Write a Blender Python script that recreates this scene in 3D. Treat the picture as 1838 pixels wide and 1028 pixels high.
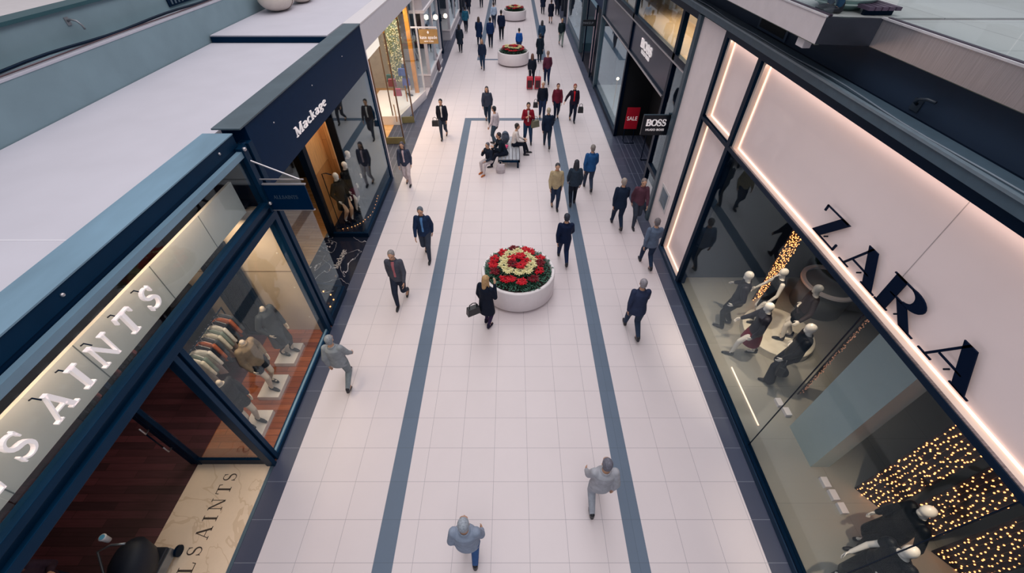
import bpy, bmesh, math, random
from mathutils import Vector, Matrix, Euler
random.seed(7)
PI = math.pi
scene = bpy.context.scene
for o in list(bpy.data.objects):
    bpy.data.objects.remove(o)
col = scene.collection

# ------------------------------------------------------------------ camera
F = 737.0
PITCH = math.atan(710 / F)
cam_d = bpy.data.cameras.new('camera')
cam_d.sensor_width = 36
cam_d.lens = F / 1838 * 36
cam_d.clip_start = 0.05
cam_d.clip_end = 300
cam = bpy.data.objects.new('camera', cam_d)
cam.location = (0, 0, 8)
cam.rotation_euler = (PI / 2 - PITCH, 0, 0)
col.objects.link(cam)
scene.camera = cam

# ------------------------------------------------------------------ light
w = bpy.data.worlds.new('skylit_hall')
scene.world = w
w.use_nodes = True
nt = w.node_tree
bg = nt.nodes['Background']
tc = nt.nodes.new('ShaderNodeTexCoord')
sx = nt.nodes.new('ShaderNodeSeparateXYZ')
cr = nt.nodes.new('ShaderNodeValToRGB')
nt.links.new(tc.outputs['Generated'], sx.inputs[0])
nt.links.new(sx.outputs['Z'], cr.inputs[0])
nt.links.new(cr.outputs[0], bg.inputs[0])
cr.color_ramp.elements[0].position = 0.0
cr.color_ramp.elements[0].color = (0.14, 0.20, 0.26, 1)
cr.color_ramp.elements[1].position = 0.9
cr.color_ramp.elements[1].color = (1.0, 0.965, 0.97, 1)
e = cr.color_ramp.elements.new(0.35)
e.color = (0.46, 0.48, 0.53, 1)
bg.inputs[1].default_value = 1.0

# the glazed skylight that runs above the hall: one large soft area light
def area(name, loc, rot, sx_, sy_, power, color):
    l = bpy.data.lights.new(name, 'AREA')
    l.shape = 'RECTANGLE'
    l.size, l.size_y, l.energy, l.color = sx_, sy_, power, color
    o = bpy.data.objects.new(name, l)
    o.location, o.rotation_euler = loc, rot
    col.objects.link(o)
    return o
def spot(name, loc, target, power, color, angle=60, blend=.7, r=.04):
    l = bpy.data.lights.new(name, 'SPOT')
    l.energy, l.color, l.spot_size, l.spot_blend, l.shadow_soft_size = power, color, math.radians(angle), blend, r
    o = bpy.data.objects.new(name, l)
    o.location = loc
    d = Vector(target) - Vector(loc)
    o.rotation_euler = d.to_track_quat('-Z', 'Y').to_euler()
    col.objects.link(o)
    return o
area('skylight', (0, 24, 17), (0, 0, 0), 7, 64, 3800, (1, .96, .97))
WARM = (1, .72, .45)
area('allsaints_ceiling_light', (-5.4, 5.2, 3.35), (0, 0, 0), .5, 2.6, 75, (1, .80, .58))
area('allsaints_inner_light', (-8.3, 3.4, 3.4), (0, 0, 0), .5, 3, 13, (1, .62, .42))
area('mackage_ceiling_light', (-5.2, 12.4, 3.85), (0, 0, 0), .5, 2.8, 45, (1, .82, .62))
area('mackage_entry_light', (-6.6, 8.6, 3.75), (0, 0, 0), 1.0, 2.4, 50, (1, .76, .5))
area('kate_ceiling_light', (-6.3, 18.4, 4.2), (0, 0, 0), 2, 5, 300, (1, .78, .52))
area('kate_window_light', (-5.5, 21.5, 4.2), (0, 0, 0), 1, 2, 130, (1, .9, .8))  # added light without a fixture, brightens the white window plinth
area('boss_upper_light', (5.6, 15.5, 5.5), (0, 0, 0), .6, 4.5, 60, (1, .82, .6))
area('boss_window_light', (5.5, 20.8, 3.4), (0, 0, 0), 1.0, 4.0, 50, (.95, .97, 1))
area('boss_side_light', (5.3, 12.3, 5.5), (0, 0, 0), .4, .6, 22, (1, .75, .45))
for y, p in ((6.7, 330), (5.6, 330), (1.9, 300)):
    spot('zara_spot', (5.2, y - .2, 3.95), (5.45, y, 0.2), p, (1, .80, .58), 62)
spot('zara_spot', (6.9, 6.0, 3.9), (6.4, 6.0, .3), 80, (1, .84, .66), 80)
area('zara_fill_light', (6.4, 4.5, 4.0), (0, 0, 0), 2, 6, 8, (.85, .93, 1))

scene.view_settings.view_transform = 'Standard'
scene.view_settings.look = 'None'
scene.view_settings.exposure = -0.42
scene.view_settings.gamma = 1.0
scene.view_settings.use_curve_mapping = False

# ------------------------------------------------------------------ materials
def lin(h, k=1.0):
    h = h.lstrip('#')
    v = [int(h[i:i + 2], 16) / 255 for i in (0, 2, 4)]
    return tuple(min(1, (x / 12.92 if x <= .04045 else ((x + .055) / 1.055) ** 2.4) * k) for x in v) + (1,)
MC = {}
def M(name, hexc='#808080', rough=.5, metal=0., var=.08, scale=6., bump=0., emit=0., ehex=None, coat=0., stretch=None, spec=None, stint=(.12, .45, 1, 1)):
    if name in MC:
        return MC[name]
    m = bpy.data.materials.new(name)
    m.use_nodes = True
    n, l = m.node_tree.nodes, m.node_tree.links
    b = n['Principled BSDF']
    b.inputs['Roughness'].default_value = rough
    b.inputs['Metallic'].default_value = metal
    if coat: b.inputs['Coat Weight'].default_value = coat
    if spec is not None:
        b.inputs['Specular IOR Level'].default_value = spec
        if stint: b.inputs['Specular Tint'].default_value = stint
    c = lin(hexc)
    tcx = n.new('ShaderNodeTexCoord')
    mp = n.new('ShaderNodeMapping')
    if stretch: mp.inputs['Scale'].default_value = stretch
    nz = n.new('ShaderNodeTexNoise')
    nz.inputs['Scale'].default_value = scale
    nz.inputs['Detail'].default_value = 5
    rp = n.new('ShaderNodeValToRGB')
    rp.color_ramp.elements[0].position = .3
    rp.color_ramp.elements[1].position = .7
    rp.color_ramp.elements[0].color = tuple(x * (1 - var) for x in c[:3]) + (1,)
    rp.color_ramp.elements[1].color = tuple(min(1, x * (1 + var)) for x in c[:3]) + (1,)
    l.new(tcx.outputs['Object'], mp.inputs[0])
    l.new(mp.outputs[0], nz.inputs['Vector'])
    l.new(nz.outputs['Fac'], rp.inputs[0])
    l.new(rp.outputs[0], b.inputs['Base Color'])
    if bump:
        bp = n.new('ShaderNodeBump')
        bp.inputs['Strength'].default_value = bump
        bp.inputs['Distance'].default_value = .01
        l.new(nz.outputs['Fac'], bp.inputs['Height'])
        l.new(bp.outputs[0], b.inputs['Normal'])
    if emit:
        b.inputs['Emission Color'].default_value = lin(ehex or hexc)
        b.inputs['Emission Strength'].default_value = emit
    MC[name] = m
    return m

def mth(n, l, op, a, b=None, c=None):
    x = n.new('ShaderNodeMath')
    x.operation = op
    for i, v in enumerate((a, b, c)):
        if v is None: continue
        if isinstance(v, (int, float)): x.inputs[i].default_value = v
        else: l.new(v, x.inputs[i])
    return x.outputs[0]

def tile_mat(name, hexc, hexl, tx, ty, ox, oy, wd=.006, rough=.35, var=.05, vein=None, tilevar=.03):
    """square tiles with joints, laid out in the place's own metres"""
    m = bpy.data.materials.new(name)
    m.use_nodes = True
    n, l = m.node_tree.nodes, m.node_tree.links
    b = n['Principled BSDF']
    g = n.new('ShaderNodeNewGeometry')
    s = n.new('ShaderNodeSeparateXYZ')
    l.new(g.outputs['Position'], s.inputs[0])
    def joint(o, t, off):
        u = mth(n, l, 'DIVIDE', mth(n, l, 'SUBTRACT', o, off), t)
        fr = mth(n, l, 'FRACT', u)
        d = mth(n, l, 'ABSOLUTE', mth(n, l, 'SUBTRACT', fr, .5))
        return mth(n, l, 'GREATER_THAN', d, .5 - wd / t / 2), mth(n, l, 'FLOOR', u)
    jx, fx = joint(s.outputs['X'], tx, ox)
    jy, fy = joint(s.outputs['Y'], ty, oy)
    j = mth(n, l, 'MAXIMUM', jx, jy)
    nz = n.new('ShaderNodeTexNoise')
    nz.inputs['Scale'].default_value = 1.3
    nz.inputs['Detail'].default_value = 8
    nz.inputs['Roughness'].default_value = .7
    l.new(g.outputs['Position'], nz.inputs['Vector'])
    wn = n.new('ShaderNodeTexWhiteNoise')
    wn.noise_dimensions = '2D'
    cb = n.new('ShaderNodeCombineXYZ')
    l.new(fx, cb.inputs[0]); l.new(fy, cb.inputs[1])
    l.new(cb.outputs[0], wn.inputs['Vector'])
    k = mth(n, l, 'ADD', mth(n, l, 'MULTIPLY', mth(n, l, 'SUBTRACT', nz.outputs['Fac'], .5), var * 4),
            mth(n, l, 'MULTIPLY', mth(n, l, 'SUBTRACT', wn.outputs['Value'], .5), tilevar * 2))
    k = mth(n, l, 'ADD', k, 1.0)
    vm = n.new('ShaderNodeVectorMath'); vm.operation = 'SCALE'
    vm.inputs[0].default_value = lin(hexc)[:3]
    l.new(k, vm.inputs['Scale'])
    src = vm.outputs[0]
    if vein:
        nv = n.new('ShaderNodeTexNoise')
        nv.inputs['Scale'].default_value = vein[1]
        nv.inputs['Detail'].default_value = 3
        nv.inputs['Distortion'].default_value = 1.5
        l.new(g.outputs['Position'], nv.inputs['Vector'])
        d = mth(n, l, 'ABSOLUTE', mth(n, l, 'SUBTRACT', nv.outputs['Fac'], .5))
        f = mth(n, l, 'LESS_THAN', d, vein[2])
        mv = n.new('ShaderNodeMix'); mv.data_type = 'RGBA'
        l.new(mth(n, l, 'MULTIPLY', f, vein[3]), mv.inputs['Factor'])
        l.new(src, mv.inputs['A'])
        mv.inputs['B'].default_value = lin(vein[0])
        src = mv.outputs['Result']
    mx = n.new('ShaderNodeMix'); mx.data_type = 'RGBA'
    l.new(j, mx.inputs['Factor'])
    l.new(src, mx.inputs['A'])
    mx.inputs['B'].default_value = lin(hexl)
    l.new(mx.outputs['Result'], b.inputs['Base Color'])
    b.inputs['Roughness'].default_value = rough
    MC[name] = m
    return m

def glass_mat(name, f0=.12, tint=(.9, .95, .95), rough=0.0, gain=1.0):
    m = bpy.data.materials.new(name)
    m.use_nodes = True
    n, l = m.node_tree.nodes, m.node_tree.links
    n.remove(n['Principled BSDF'])
    out = n['Material Output']
    lw = n.new('ShaderNodeLayerWeight')
    lw.inputs[0].default_value = .5
    p = mth(n, l, 'POWER', lw.outputs['Facing'], 5.0)
    f = mth(n, l, 'ADD', mth(n, l, 'MULTIPLY', p, (1 - f0) * gain), f0)
    tr = n.new('ShaderNodeBsdfTransparent')
    tr.inputs[0].default_value = tint + (1,)
    gl = n.new('ShaderNodeBsdfGlossy')
    gl.inputs['Roughness'].default_value = rough
    gl.inputs['Color'].default_value = (.76, .92, 1, 1)
    mx = n.new('ShaderNodeMixShader')
    l.new(f, mx.inputs[0]); l.new(tr.outputs[0], mx.inputs[1]); l.new(gl.outputs[0], mx.inputs[2])
    l.new(mx.outputs[0], out.inputs[0])
    MC[name] = m
    return m

def plank_mat(name, hexc, hexd, scale=1.0, rough=.35, rot=0.):
    m = bpy.data.materials.new(name)
    m.use_nodes = True
    n, l = m.node_tree.nodes, m.node_tree.links
    b = n['Principled BSDF']
    g = n.new('ShaderNodeNewGeometry')
    mp = n.new('ShaderNodeMapping')
    mp.inputs['Rotation'].default_value = rot if isinstance(rot, tuple) else (0, 0, rot)
    l.new(g.outputs['Position'], mp.inputs[0])
    br = n.new('ShaderNodeTexBrick')
    br.inputs['Scale'].default_value = scale
    br.inputs['Brick Width'].default_value = 1.3
    br.inputs['Row Height'].default_value = .14
    br.inputs['Mortar Size'].default_value = .004
    br.inputs['Color1'].default_value = lin(hexc)
    br.inputs['Color2'].default_value = lin(hexd)
    br.inputs['Mortar'].default_value = lin(hexd, .4)
    l.new(mp.outputs[0], br.inputs['Vector'])
    mp2 = n.new('ShaderNodeMapping')
    mp2.inputs['Scale'].default_value = (1.5, 18, 18)
    l.new(mp.outputs[0], mp2.inputs[0])
    nz = n.new('ShaderNodeTexNoise')
    nz.inputs['Scale'].default_value = 1.5
    nz.inputs['Detail'].default_value = 6
    l.new(mp2.outputs[0], nz.inputs['Vector'])
    k = mth(n, l, 'ADD', mth(n, l, 'MULTIPLY', nz.outputs['Fac'], .9), .55)
    vm = n.new('ShaderNodeVectorMath'); vm.operation = 'SCALE'
    l.new(br.outputs['Color'], vm.inputs[0]); l.new(k, vm.inputs['Scale'])
    l.new(vm.outputs[0], b.inputs['Base Color'])
    b.inputs['Roughness'].default_value = rough
    MC[name] = m
    return m

FLOOR = tile_mat('pale_floor_tile', '#dbd1d5', '#a79fa8', .648, .648, .30, 1.72, .007, .42, .02, tilevar=.012)
STRIP = tile_mat('blue_grey_tile', '#5b6c82', '#47586c', 5, .648, 2.105, 1.72, .006, .4, .05)
SLATE = tile_mat('dark_slate_tile', '#454a5e', '#7d8290', 50, .648, 20, 1.72, .008, .4, .06, tilevar=.07)
SLATS = tile_mat('slatted_slate', '#3a4054', '#80869a', .22, 1.3, .1, .4, .012, .4, .05)
MARBLE = tile_mat('cream_marble', '#dcc8b2', '#b89d7c', 40, 40, 20, 20, .005, .25, .07, ('#b39676', 1.0, .014, .35))
BMARBLE = tile_mat('black_marble', '#1a2030', '#1a2030', 40, 40, 20, 20, .005, .15, .05, ('#cfc7c9', .75, .0035, .85))
ROOF = M('lilac_grey_roof', '#cbc8d3', .8, var=.03, scale=1.2)
TEAL = M('teal_painted_wall', '#7b919b', .7, var=.07, scale=1.5, bump=.1)
UPW = M('upper_cream_wall', '#cfc9cc', .7, var=.03)
NAVY = M('navy_steel', '#06263f', .45, .0, var=.10, scale=3, spec=.3)
NAVYD = M('dark_navy_metal', '#031a31', .45, var=.08, scale=3, spec=.25)
NAVYT = M('brushed_blue_cap', '#7c9cb2', .4, .2, var=.16, scale=2, stretch=(1, .3, 1))
CAPD = M('grey_slate_cap', '#5a6973', .35, .3, var=.14, scale=2)
FASC = M('deep_navy_fascia', '#012242', .5, var=.05, spec=.15)
BLACK = M('black_metal', '#020d1e', .4, var=.1, spec=.25)
WHITE = M('white_lacquer', '#e9e2e5', .35, var=.02)
WHITEP = M('white_panel', '#ddd5d8', .5, var=.02)
STONE = M('pale_stone', '#ecdfe0', .6, var=.03, scale=3)
WHITEF = M('white_fascia', '#d8d4dc', .5, var=.02)
STEEL = M('brushed_steel', '#c9c3c6', .36, .75, var=.12, scale=3, stretch=(1, 25, 1))
STEELD = M('shaded_steel', '#5d5e68', .3, .8, var=.1, scale=3)  # same steel, with the step face's shade put into the colour
STEELP = M('painted_steel_blue', '#3f525f', .45, .1, var=.08)
GUT = M('grey_gutter', '#4c606f', .45, .2, var=.08)
DWALL = M('dark_blue_wall', '#1f3047', .6, var=.1, scale=1.5)
CONC = M('beige_concrete', '#cdb8a0', .7, var=.06, scale=2)
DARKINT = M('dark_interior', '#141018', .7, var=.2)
WOODF = plank_mat('dark_wood_floor', '#56303a', '#331f28', 1.0, .4)
WOODR = plank_mat('red_wood_floor', '#a85f3c', '#7a3d28', 1.0, .35)
OAK = plank_mat('warm_oak_floor', '#dcb183', '#c89762', 1.0, .4)
WOODW = plank_mat('orange_wood_wall', '#e8a868', '#c98548', 1.0, .5, (PI / 2, 0, PI / 2))
ZFLOOR = tile_mat('pale_display_floor', '#9a958d', '#807c76', 1.2, 1.2, 4.7, .2, .006, .3, .02)
ZBACK = M('grey_display_wall', '#1b2836', .6, var=.04)
GLASS = glass_mat('shop_glass', .025, (.95, .965, .965))
GLASSZ = glass_mat('large_window_glass', .012, (.93, .96, .97))
GLASSC = glass_mat('clear_glass', .03, (.95, .97, .97))
LED = M('warm_led', '#ffe9d6', .5, emit=1.9, ehex='#ffd3b4', var=0)
FAIRY = M('fairy_bulb', '#ffcf9a', .5, emit=5, ehex='#ff9f5c', var=0)
GLOBE = M('lamp_globe', '#fff0d8', .4, emit=5, ehex='#ffe0b8', var=0)
GOLD = M('brass', '#c08a45', .3, .7, var=.1)
SKIN = M('skin', '#c79a80', .55, var=.04)
MANN = M('mannequin_white', '#e6dbd2', .25, var=.01)
HAIRB = M('dark_hair', '#1d1a20', .6, var=.3, scale=40)
SHOEM = M('dark_leather', '#141722', .4, var=.1)
LETW = M('white_letter', '#f2ecee', .4, var=.01, emit=.30, ehex='#fff4f2')  # faint emission added so the upright letter faces read white
LETN = M('navy_letter', '#04122a', .5, var=.02, spec=.12)
LETI = M('inlaid_dark_letter', '#3a322e', .5, var=.02)

# ------------------------------------------------------------------ mesh building
def wloc(o):
    v = Vector((0, 0, 0))
    while o is not None:
        v += o.location
        o = o.parent
    return v

class MB:
    def __init__(s):
        s.v, s.f = [], []
    def add(s, vs, fs):
        k = len(s.v)
        s.v += [tuple(p) for p in vs]
        s.f += [tuple(i + k for i in f) for f in fs]
        return s
    def box(s, x0, y0, z0, x1, y1, z1):
        if x0 > x1: x0, x1 = x1, x0
        if y0 > y1: y0, y1 = y1, y0
        if z0 > z1: z0, z1 = z1, z0
        return s.add([(x0, y0, z0), (x1, y0, z0), (x1, y1, z0), (x0, y1, z0), (x0, y0, z1), (x1, y0, z1), (x1, y1, z1), (x0, y1, z1)],
                     [(0, 3, 2, 1), (4, 5, 6, 7), (0, 1, 5, 4), (1, 2, 6, 5), (2, 3, 7, 6), (3, 0, 4, 7)])
    def bar(s, a, b, wd, h, z0=None):
        """vertical-sided beam between plan points a and b: width wd, from z0 to z0+h"""
        a, b = Vector(a), Vector(b)
        d = (b - a).normalized()
        n = Vector((-d.y, d.x)) * wd / 2
        z = z0
        P4 = [a + n, a - n, b - n, b + n]
        return s.add([(p.x, p.y, z) for p in P4] + [(p.x, p.y, z + h) for p in P4],
                     [(0, 1, 2, 3), (7, 6, 5, 4), (0, 4, 5, 1), (1, 5, 6, 2), (2, 6, 7, 3), (3, 7, 4, 0)])
    def prism(s, poly, fr, depth):
        """poly: 2D list, fr(u, v, n) -> 3D"""
        k = len(poly)
        vs = [fr(u, v, 0) for u, v in poly] + [fr(u, v, depth) for u, v in poly]
        fs = [tuple(range(k)), tuple(range(2 * k - 1, k - 1, -1))]
        fs += [(i, (i + 1) % k, (i + 1) % k + k, i + k) for i in range(k)]
        return s.add(vs, fs)
    def tube(s, pts, r, n=8, cap=True):
        pts = [Vector(p) for p in pts]
        rs = r if isinstance(r, (list, tuple)) else [r] * len(pts)
        vs, fs = [], []
        ref = None
        for i, p in enumerate(pts):
            d = (pts[min(i + 1, len(pts) - 1)] - pts[max(i - 1, 0)])
            d = d.normalized() if d.length > 1e-9 else Vector((0, 0, 1))
            if ref is None:
                ref = Vector((1, 0, 0)) if abs(d.x) < .8 else Vector((0, 1, 0))
            u = (ref - d * ref.dot(d)).normalized()
            ref = u
            v = d.cross(u)
            for k in range(n):
                a = 2 * PI * k / n
                vs.append(p + (u * math.cos(a) + v * math.sin(a)) * rs[i])
        for i in range(len(pts) - 1):
            for k in range(n):
                fs.append((i * n + k, i * n + (k + 1) % n, (i + 1) * n + (k + 1) % n, (i + 1) * n + k))
        if cap:
            fs.append(tuple(range(n - 1, -1, -1)))
            fs.append(tuple((len(pts) - 1) * n + k for k in range(n)))
        return s.add(vs, fs)
    def capsule(s, p0, r0, p1, r1, n=12):
        p0, p1 = Vector(p0), Vector(p1)
        d = (p1 - p0)
        d = d.normalized() if d.length > 1e-6 else Vector((0, 0, 1))
        pts, rs = [], []
        for k in range(4):
            a = PI / 2 * k / 4
            pts.append(p0 - d * r0 * math.cos(a)); rs.append(max(r0 * math.sin(a), r0 * .05))
        pts.append(p0); rs.append(r0)
        pts.append(p1); rs.append(r1)
        for k in range(1, 5):
            a = PI / 2 * k / 4
            pts.append(p1 + d * r1 * math.sin(a)); rs.append(max(r1 * math.cos(a), r1 * .05))
        return s.tube(pts, rs, n)
    def ell(s, c, r, n=16, m=10, rot=None):
        c = Vector(c)
        vs, fs = [], []
        for i in range(m + 1):
            t = PI * i / m
            for k in range(n):
                a = 2 * PI * k / n
                p = Vector((r[0] * math.sin(t) * math.cos(a), r[1] * math.sin(t) * math.sin(a), r[2] * math.cos(t)))
                if i in (0, m): p = Vector((1e-4 * math.cos(a), 1e-4 * math.sin(a), p.z))
                if rot is not None: p = rot @ p
                vs.append(c + p)
        for i in range(m):
            for k in range(n):
                fs.append((i * n + k, (i + 1) * n + k, (i + 1) * n + (k + 1) % n, i * n + (k + 1) % n))
        fs.append(tuple(range(n))); fs.append(tuple(m * n + k for k in range(n - 1, -1, -1)))
        return s.add(vs, fs)
    def loft(s, rings, n=18):
        """rings: (cx, cy, z, rx, ry)"""
        vs, fs = [], []
        for (cx, cy, z, rx, ry) in rings:
            for k in range(n):
                a = 2 * PI * k / n
                vs.append((cx + rx * math.cos(a), cy + ry * math.sin(a), z))
        for i in range(len(rings) - 1):
            for k in range(n):
                fs.append((i * n + k, i * n + (k + 1) % n, (i + 1) * n + (k + 1) % n, (i + 1) * n + k))
        fs.append(tuple(range(n - 1, -1, -1)))
        fs.append(tuple((len(rings) - 1) * n + k for k in range(n)))
        return s.add(vs, fs)
    def lathe(s, prof, c=(0, 0, 0), n=64):
        vs, fs = [], []
        for r, z in prof:
            for k in range(n):
                a = 2 * PI * k / n
                vs.append((c[0] + r * math.cos(a), c[1] + r * math.sin(a), c[2] + z))
        m = len(prof)
        for i in range(m - 1):
            for k in range(n):
                fs.append((i * n + k, i * n + (k + 1) % n, (i + 1) * n + (k + 1) % n, (i + 1) * n + k))
        return s.add(vs, fs)
    def build(s, name, mat, parent=None, smooth=False, base=True, bevel=0.):
        me = bpy.data.meshes.new(name)
        if parent is not None:
            off = wloc(parent)
        elif base and s.v:
            xs = [p[0] for p in s.v]; ys = [p[1] for p in s.v]; zs = [p[2] for p in s.v]
            off = Vector(((min(xs) + max(xs)) / 2, (min(ys) + max(ys)) / 2, min(zs)))
        else:
            off = Vector((0, 0, 0))
        me.from_pydata([(p[0] - off.x, p[1] - off.y, p[2] - off.z) for p in s.v], [], s.f)
        bm = bmesh.new(); bm.from_mesh(me)
        bmesh.ops.recalc_face_normals(bm, faces=bm.faces)
        bm.to_mesh(me); bm.free()
        if smooth:
            for p in me.polygons: p.use_smooth = True
        me.materials.append(mat)
        o = bpy.data.objects.new(name, me)
        col.objects.link(o)
        if parent is not None: o.parent = parent
        else: o.location = off
        if bevel:
            b = o.modifiers.new('b', 'BEVEL'); b.width = bevel; b.segments = 2; b.limit_method = 'ANGLE'
        return o

def tag(o, label=None, cat=None, group=None, kind=None):
    if label: o['label'] = label
    if cat: o['category'] = cat
    if group: o['group'] = group
    if kind: o['kind'] = kind
    return o
def thing(name, label, cat, loc=(0, 0, 0), group=None, rz=0.):
    o = bpy.data.objects.new(name, None)
    o.empty_display_size = .2
    o.location = loc
    o.rotation_euler = (0, 0, rz)
    col.objects.link(o)
    return tag(o, label, cat, group)
def struct(name, mb, mat, label=None):
    o = mb.build(name, mat)
    o['kind'] = 'structure'
    if label: o['label'] = label
    return o
def structroot(name, loc, label=None):
    o = bpy.data.objects.new(name, None)
    o.location = loc
    col.objects.link(o)
    o['kind'] = 'structure'
    if label: o['label'] = label
    return o
def dup(root, loc, rz=0., label=None, group=None, mats=None):
    def cp(o, par):
        c = o.copy(); col.objects.link(c)
        if par is not None: c.parent = par
        for ch in o.children: cp(ch, c)
        return c
    r = cp(root, None)
    r.location = loc
    r.rotation_euler = (0, 0, rz)
    if label: r['label'] = label
    if group: r['group'] = group
    if mats: recolor(r, mats)
    return r
def recolor(r, mats):
    for ch in r.children:
        k = ch.name.split('.')[0]
        if k in mats:
            ch.material_slots[0].link = 'OBJECT'
            ch.material_slots[0].material = mats[k]
        recolor(ch, mats)

# frames for writing: u along the reading direction, v up the letter, n out of the surface
def fr_left(x, y0, z0, sc):
    return lambda u, v, n: (x + n, y0 + u * sc, z0 + v * sc)
def fr_right(x, y0, z0, sc, su=1.0):
    return lambda u, v, n: (x - n, y0 - u * sc * su, z0 + v * sc)
def fr_front(x0, y, z0, sc):
    return lambda u, v, n: (x0 + u * sc, y - n, z0 + v * sc)
def fr_floor(x0, y0, z, sc, ang=0.):
    c, s_ = math.cos(ang), math.sin(ang)
    return lambda u, v, n: (x0 + (u * c - v * s_) * sc, y0 + (u * s_ + v * c) * sc, z + n)

# ------------------------------------------------------------------ lettering
def L(x0, y0, x1, y1, wd):
    return [(x0 - wd / 2, y0), (x0 + wd / 2, y0), (x1 + wd / 2, y1), (x1 - wd / 2, y1)]
def R(x0, y0, x1, y1):
    return [(x0, y0), (x1, y0), (x1, y1), (x0, y1)]
def stroke(pts, ws):
    out = []
    k = len(pts)
    nn = []
    for i in range(k):
        a, b = pts[max(i - 1, 0)], pts[min(i + 1, k - 1)]
        dx, dy = b[0] - a[0], b[1] - a[1]
        d = math.hypot(dx, dy) or 1
        nn.append((-dy / d, dx / d))
    for i in range(k - 1):
        p, q, a, b = pts[i], pts[i + 1], nn[i], nn[i + 1]
        w0, w1 = ws[i] / 2, ws[i + 1] / 2
        out.append([(p[0] + a[0] * w0, p[1] + a[1] * w0), (p[0] - a[0] * w0, p[1] - a[1] * w0),
                    (q[0] - b[0] * w1, q[1] - b[1] * w1), (q[0] + b[0] * w1, q[1] + b[1] * w1)])
    return out
def arc(cx, cy, rx, ry, a0, a1, tk, tn, n=14):
    pts, ws = [], []
    for i in range(n + 1):
        a = math.radians(a0 + (a1 - a0) * i / n)
        pts.append((cx + rx * math.cos(a), cy + ry * math.sin(a)))
        ws.append(tn + (tk - tn) * abs(math.cos(a)))
    return stroke(pts, ws)
def glyph(ch, tk=.14, tn=.045, sf=.05):
    """returns polygons, advance"""
    def srf(x, y, h=.13):
        return R(x - h, y, x + h, y + sf) if y < .5 else R(x - h, y - sf, x + h, y)
    if ch == 'I': return [R(.2 - tk / 2, 0, .2 + tk / 2, 1), srf(.2, 0, .18), srf(.2, 1, .18)], .42
    if ch == 'L': return [R(.18 - tk / 2, 0, .18 + tk / 2, 1), srf(.18, 0, .16), srf(.18, 1, .16), R(.18, 0, .62, sf), L(.60, 0, .64, .25, tn)], .7
    if ch == 'T': return [R(.35 - tk / 2, 0, .35 + tk / 2, 1), srf(.35, 0, .17), R(0.02, 1 - sf, .68, 1), L(.04, 1, .02, .76, tn), L(.66, 1, .68, .76, tn)], .72
    if ch == 'A': return [L(.08, 0, .38, 1, tn), L(.68, 0, .38, 1, tk), R(.2, .30, .58, .30 + tn), srf(.08, 0, .12), srf(.68, 0, .15)], .8
    if ch == 'N': return [R(.12 - tn / 2, 0, .12 + tn / 2, 1), R(.70 - tn / 2, 0, .70 + tn / 2, 1), L(.12, 1, .68, 0, tk), srf(.12, 0, .12), srf(.70, 1, .12), R(0, 1 - sf, .14, 1)], .84
    if ch == 'Z': return [R(.05, 1 - tn, .62, 1), R(.04, 0, .64, tn), L(.12, 0, .56, 1, tk * 1.1), L(.06, 1, .05, .78, tn), L(.62, 0, .64, .24, tn)], .72
    if ch == 'R': return ([R(.14 - tk / 2, 0, .14 + tk / 2, 1), srf(.14, 0, .14), srf(.1, 1, .10), R(.14, 1 - tn, .38, 1), R(.14, .48, .38, .48 + tn)]
                          + arc(.36, .75, .22, .25 - tn / 2, -90, 90, tk, tn) + [L(.64, 0, .36, .5, tk), srf(.68, 0, .12)]), .82
    if ch == 'B': return ([R(.14 - tk / 2, 0, .14 + tk / 2, 1), R(0, 1 - sf, .2, 1), R(0, 0, .2, sf), R(.14, 1 - tn, .38, 1), R(.14, .5 - tn / 2, .38, .5 + tn / 2), R(.14, 0, .38, tn)]
                          + arc(.36, .76, .2, .24 - tn / 2, -90, 90, tk, tn) + arc(.38, .26, .24, .26 - tn / 2, -90, 90, tk, tn)), .76
    if ch == 'O': return arc(.4, .5, .36, .5 - tn / 2, 0, 360, tk, tn, 28), .84
    if ch == 'S':
        pts, ws = [], []
        for i in range(12):
            a = math.radians(25 + 245 * i / 11)
            pts.append((.32 + .21 * math.cos(a), .745 + .235 * math.sin(a)))
            ws.append(tn + (tk - tn) * min(1, max(0, (i - 3) / 8)))
        for i in range(12):
            a = math.radians(90 - 245 * i / 11)
            pts.append((.32 + .23 * math.cos(a), .265 + .245 * math.sin(a)))
            ws.append(tn + (tk - tn) * min(1, max(0, (8 - i) / 8)))
        return stroke(pts, ws) + [L(.52, .72, .50, .99, tn), L(.10, .01, .09, .28, tn)], .66
    if ch == 'M': return [L(.14, 0, .16, 1, tn), L(.82, 0, .80, 1, tk), L(.17, 1, .46, 0, tk), L(.46, 0, .80, 1, tn), srf(.14, 0, .12), srf(.82, 0, .16), R(0, 1 - sf, .24, 1), R(.74, 1 - sf, .96, 1)], 1.0
    if ch == 'a': return [R(.40 - tk / 2, 0, .40 + tk / 2, .55)] + arc(.25, .48, .17, .16, 0, 160, tk, tn) + arc(.22, .19, .16, .17, 0, 360, tk, tn), .55
    if ch == 'c': return arc(.27, .32, .2, .3, 50, 320, tk, tn), .5
    if ch == 'k': return [R(.12 - tk / 2, 0, .12 + tk / 2, 1), L(.16, .3, .44, .62, tn), L(.48, 0, .26, .38, tk), srf(.12, 0, .12), srf(.5, 0, .09), R(0, 1 - sf, .12, 1)], .6
    if ch == 'g': return arc(.26, .42, .17, .2, 0, 360, tk, tn) + arc(.26, -.08, .2, .16, 0, 360, tk * .7, tn) + [L(.14, .12, .2, .25, tn), R(.38, .54, .52, .6)], .55
    if ch == 'e': return arc(.27, .32, .2, .3, 20, 320, tk, tn) + [R(.08, .34, .46, .34 + tn)], .52
    return [], .4
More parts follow.
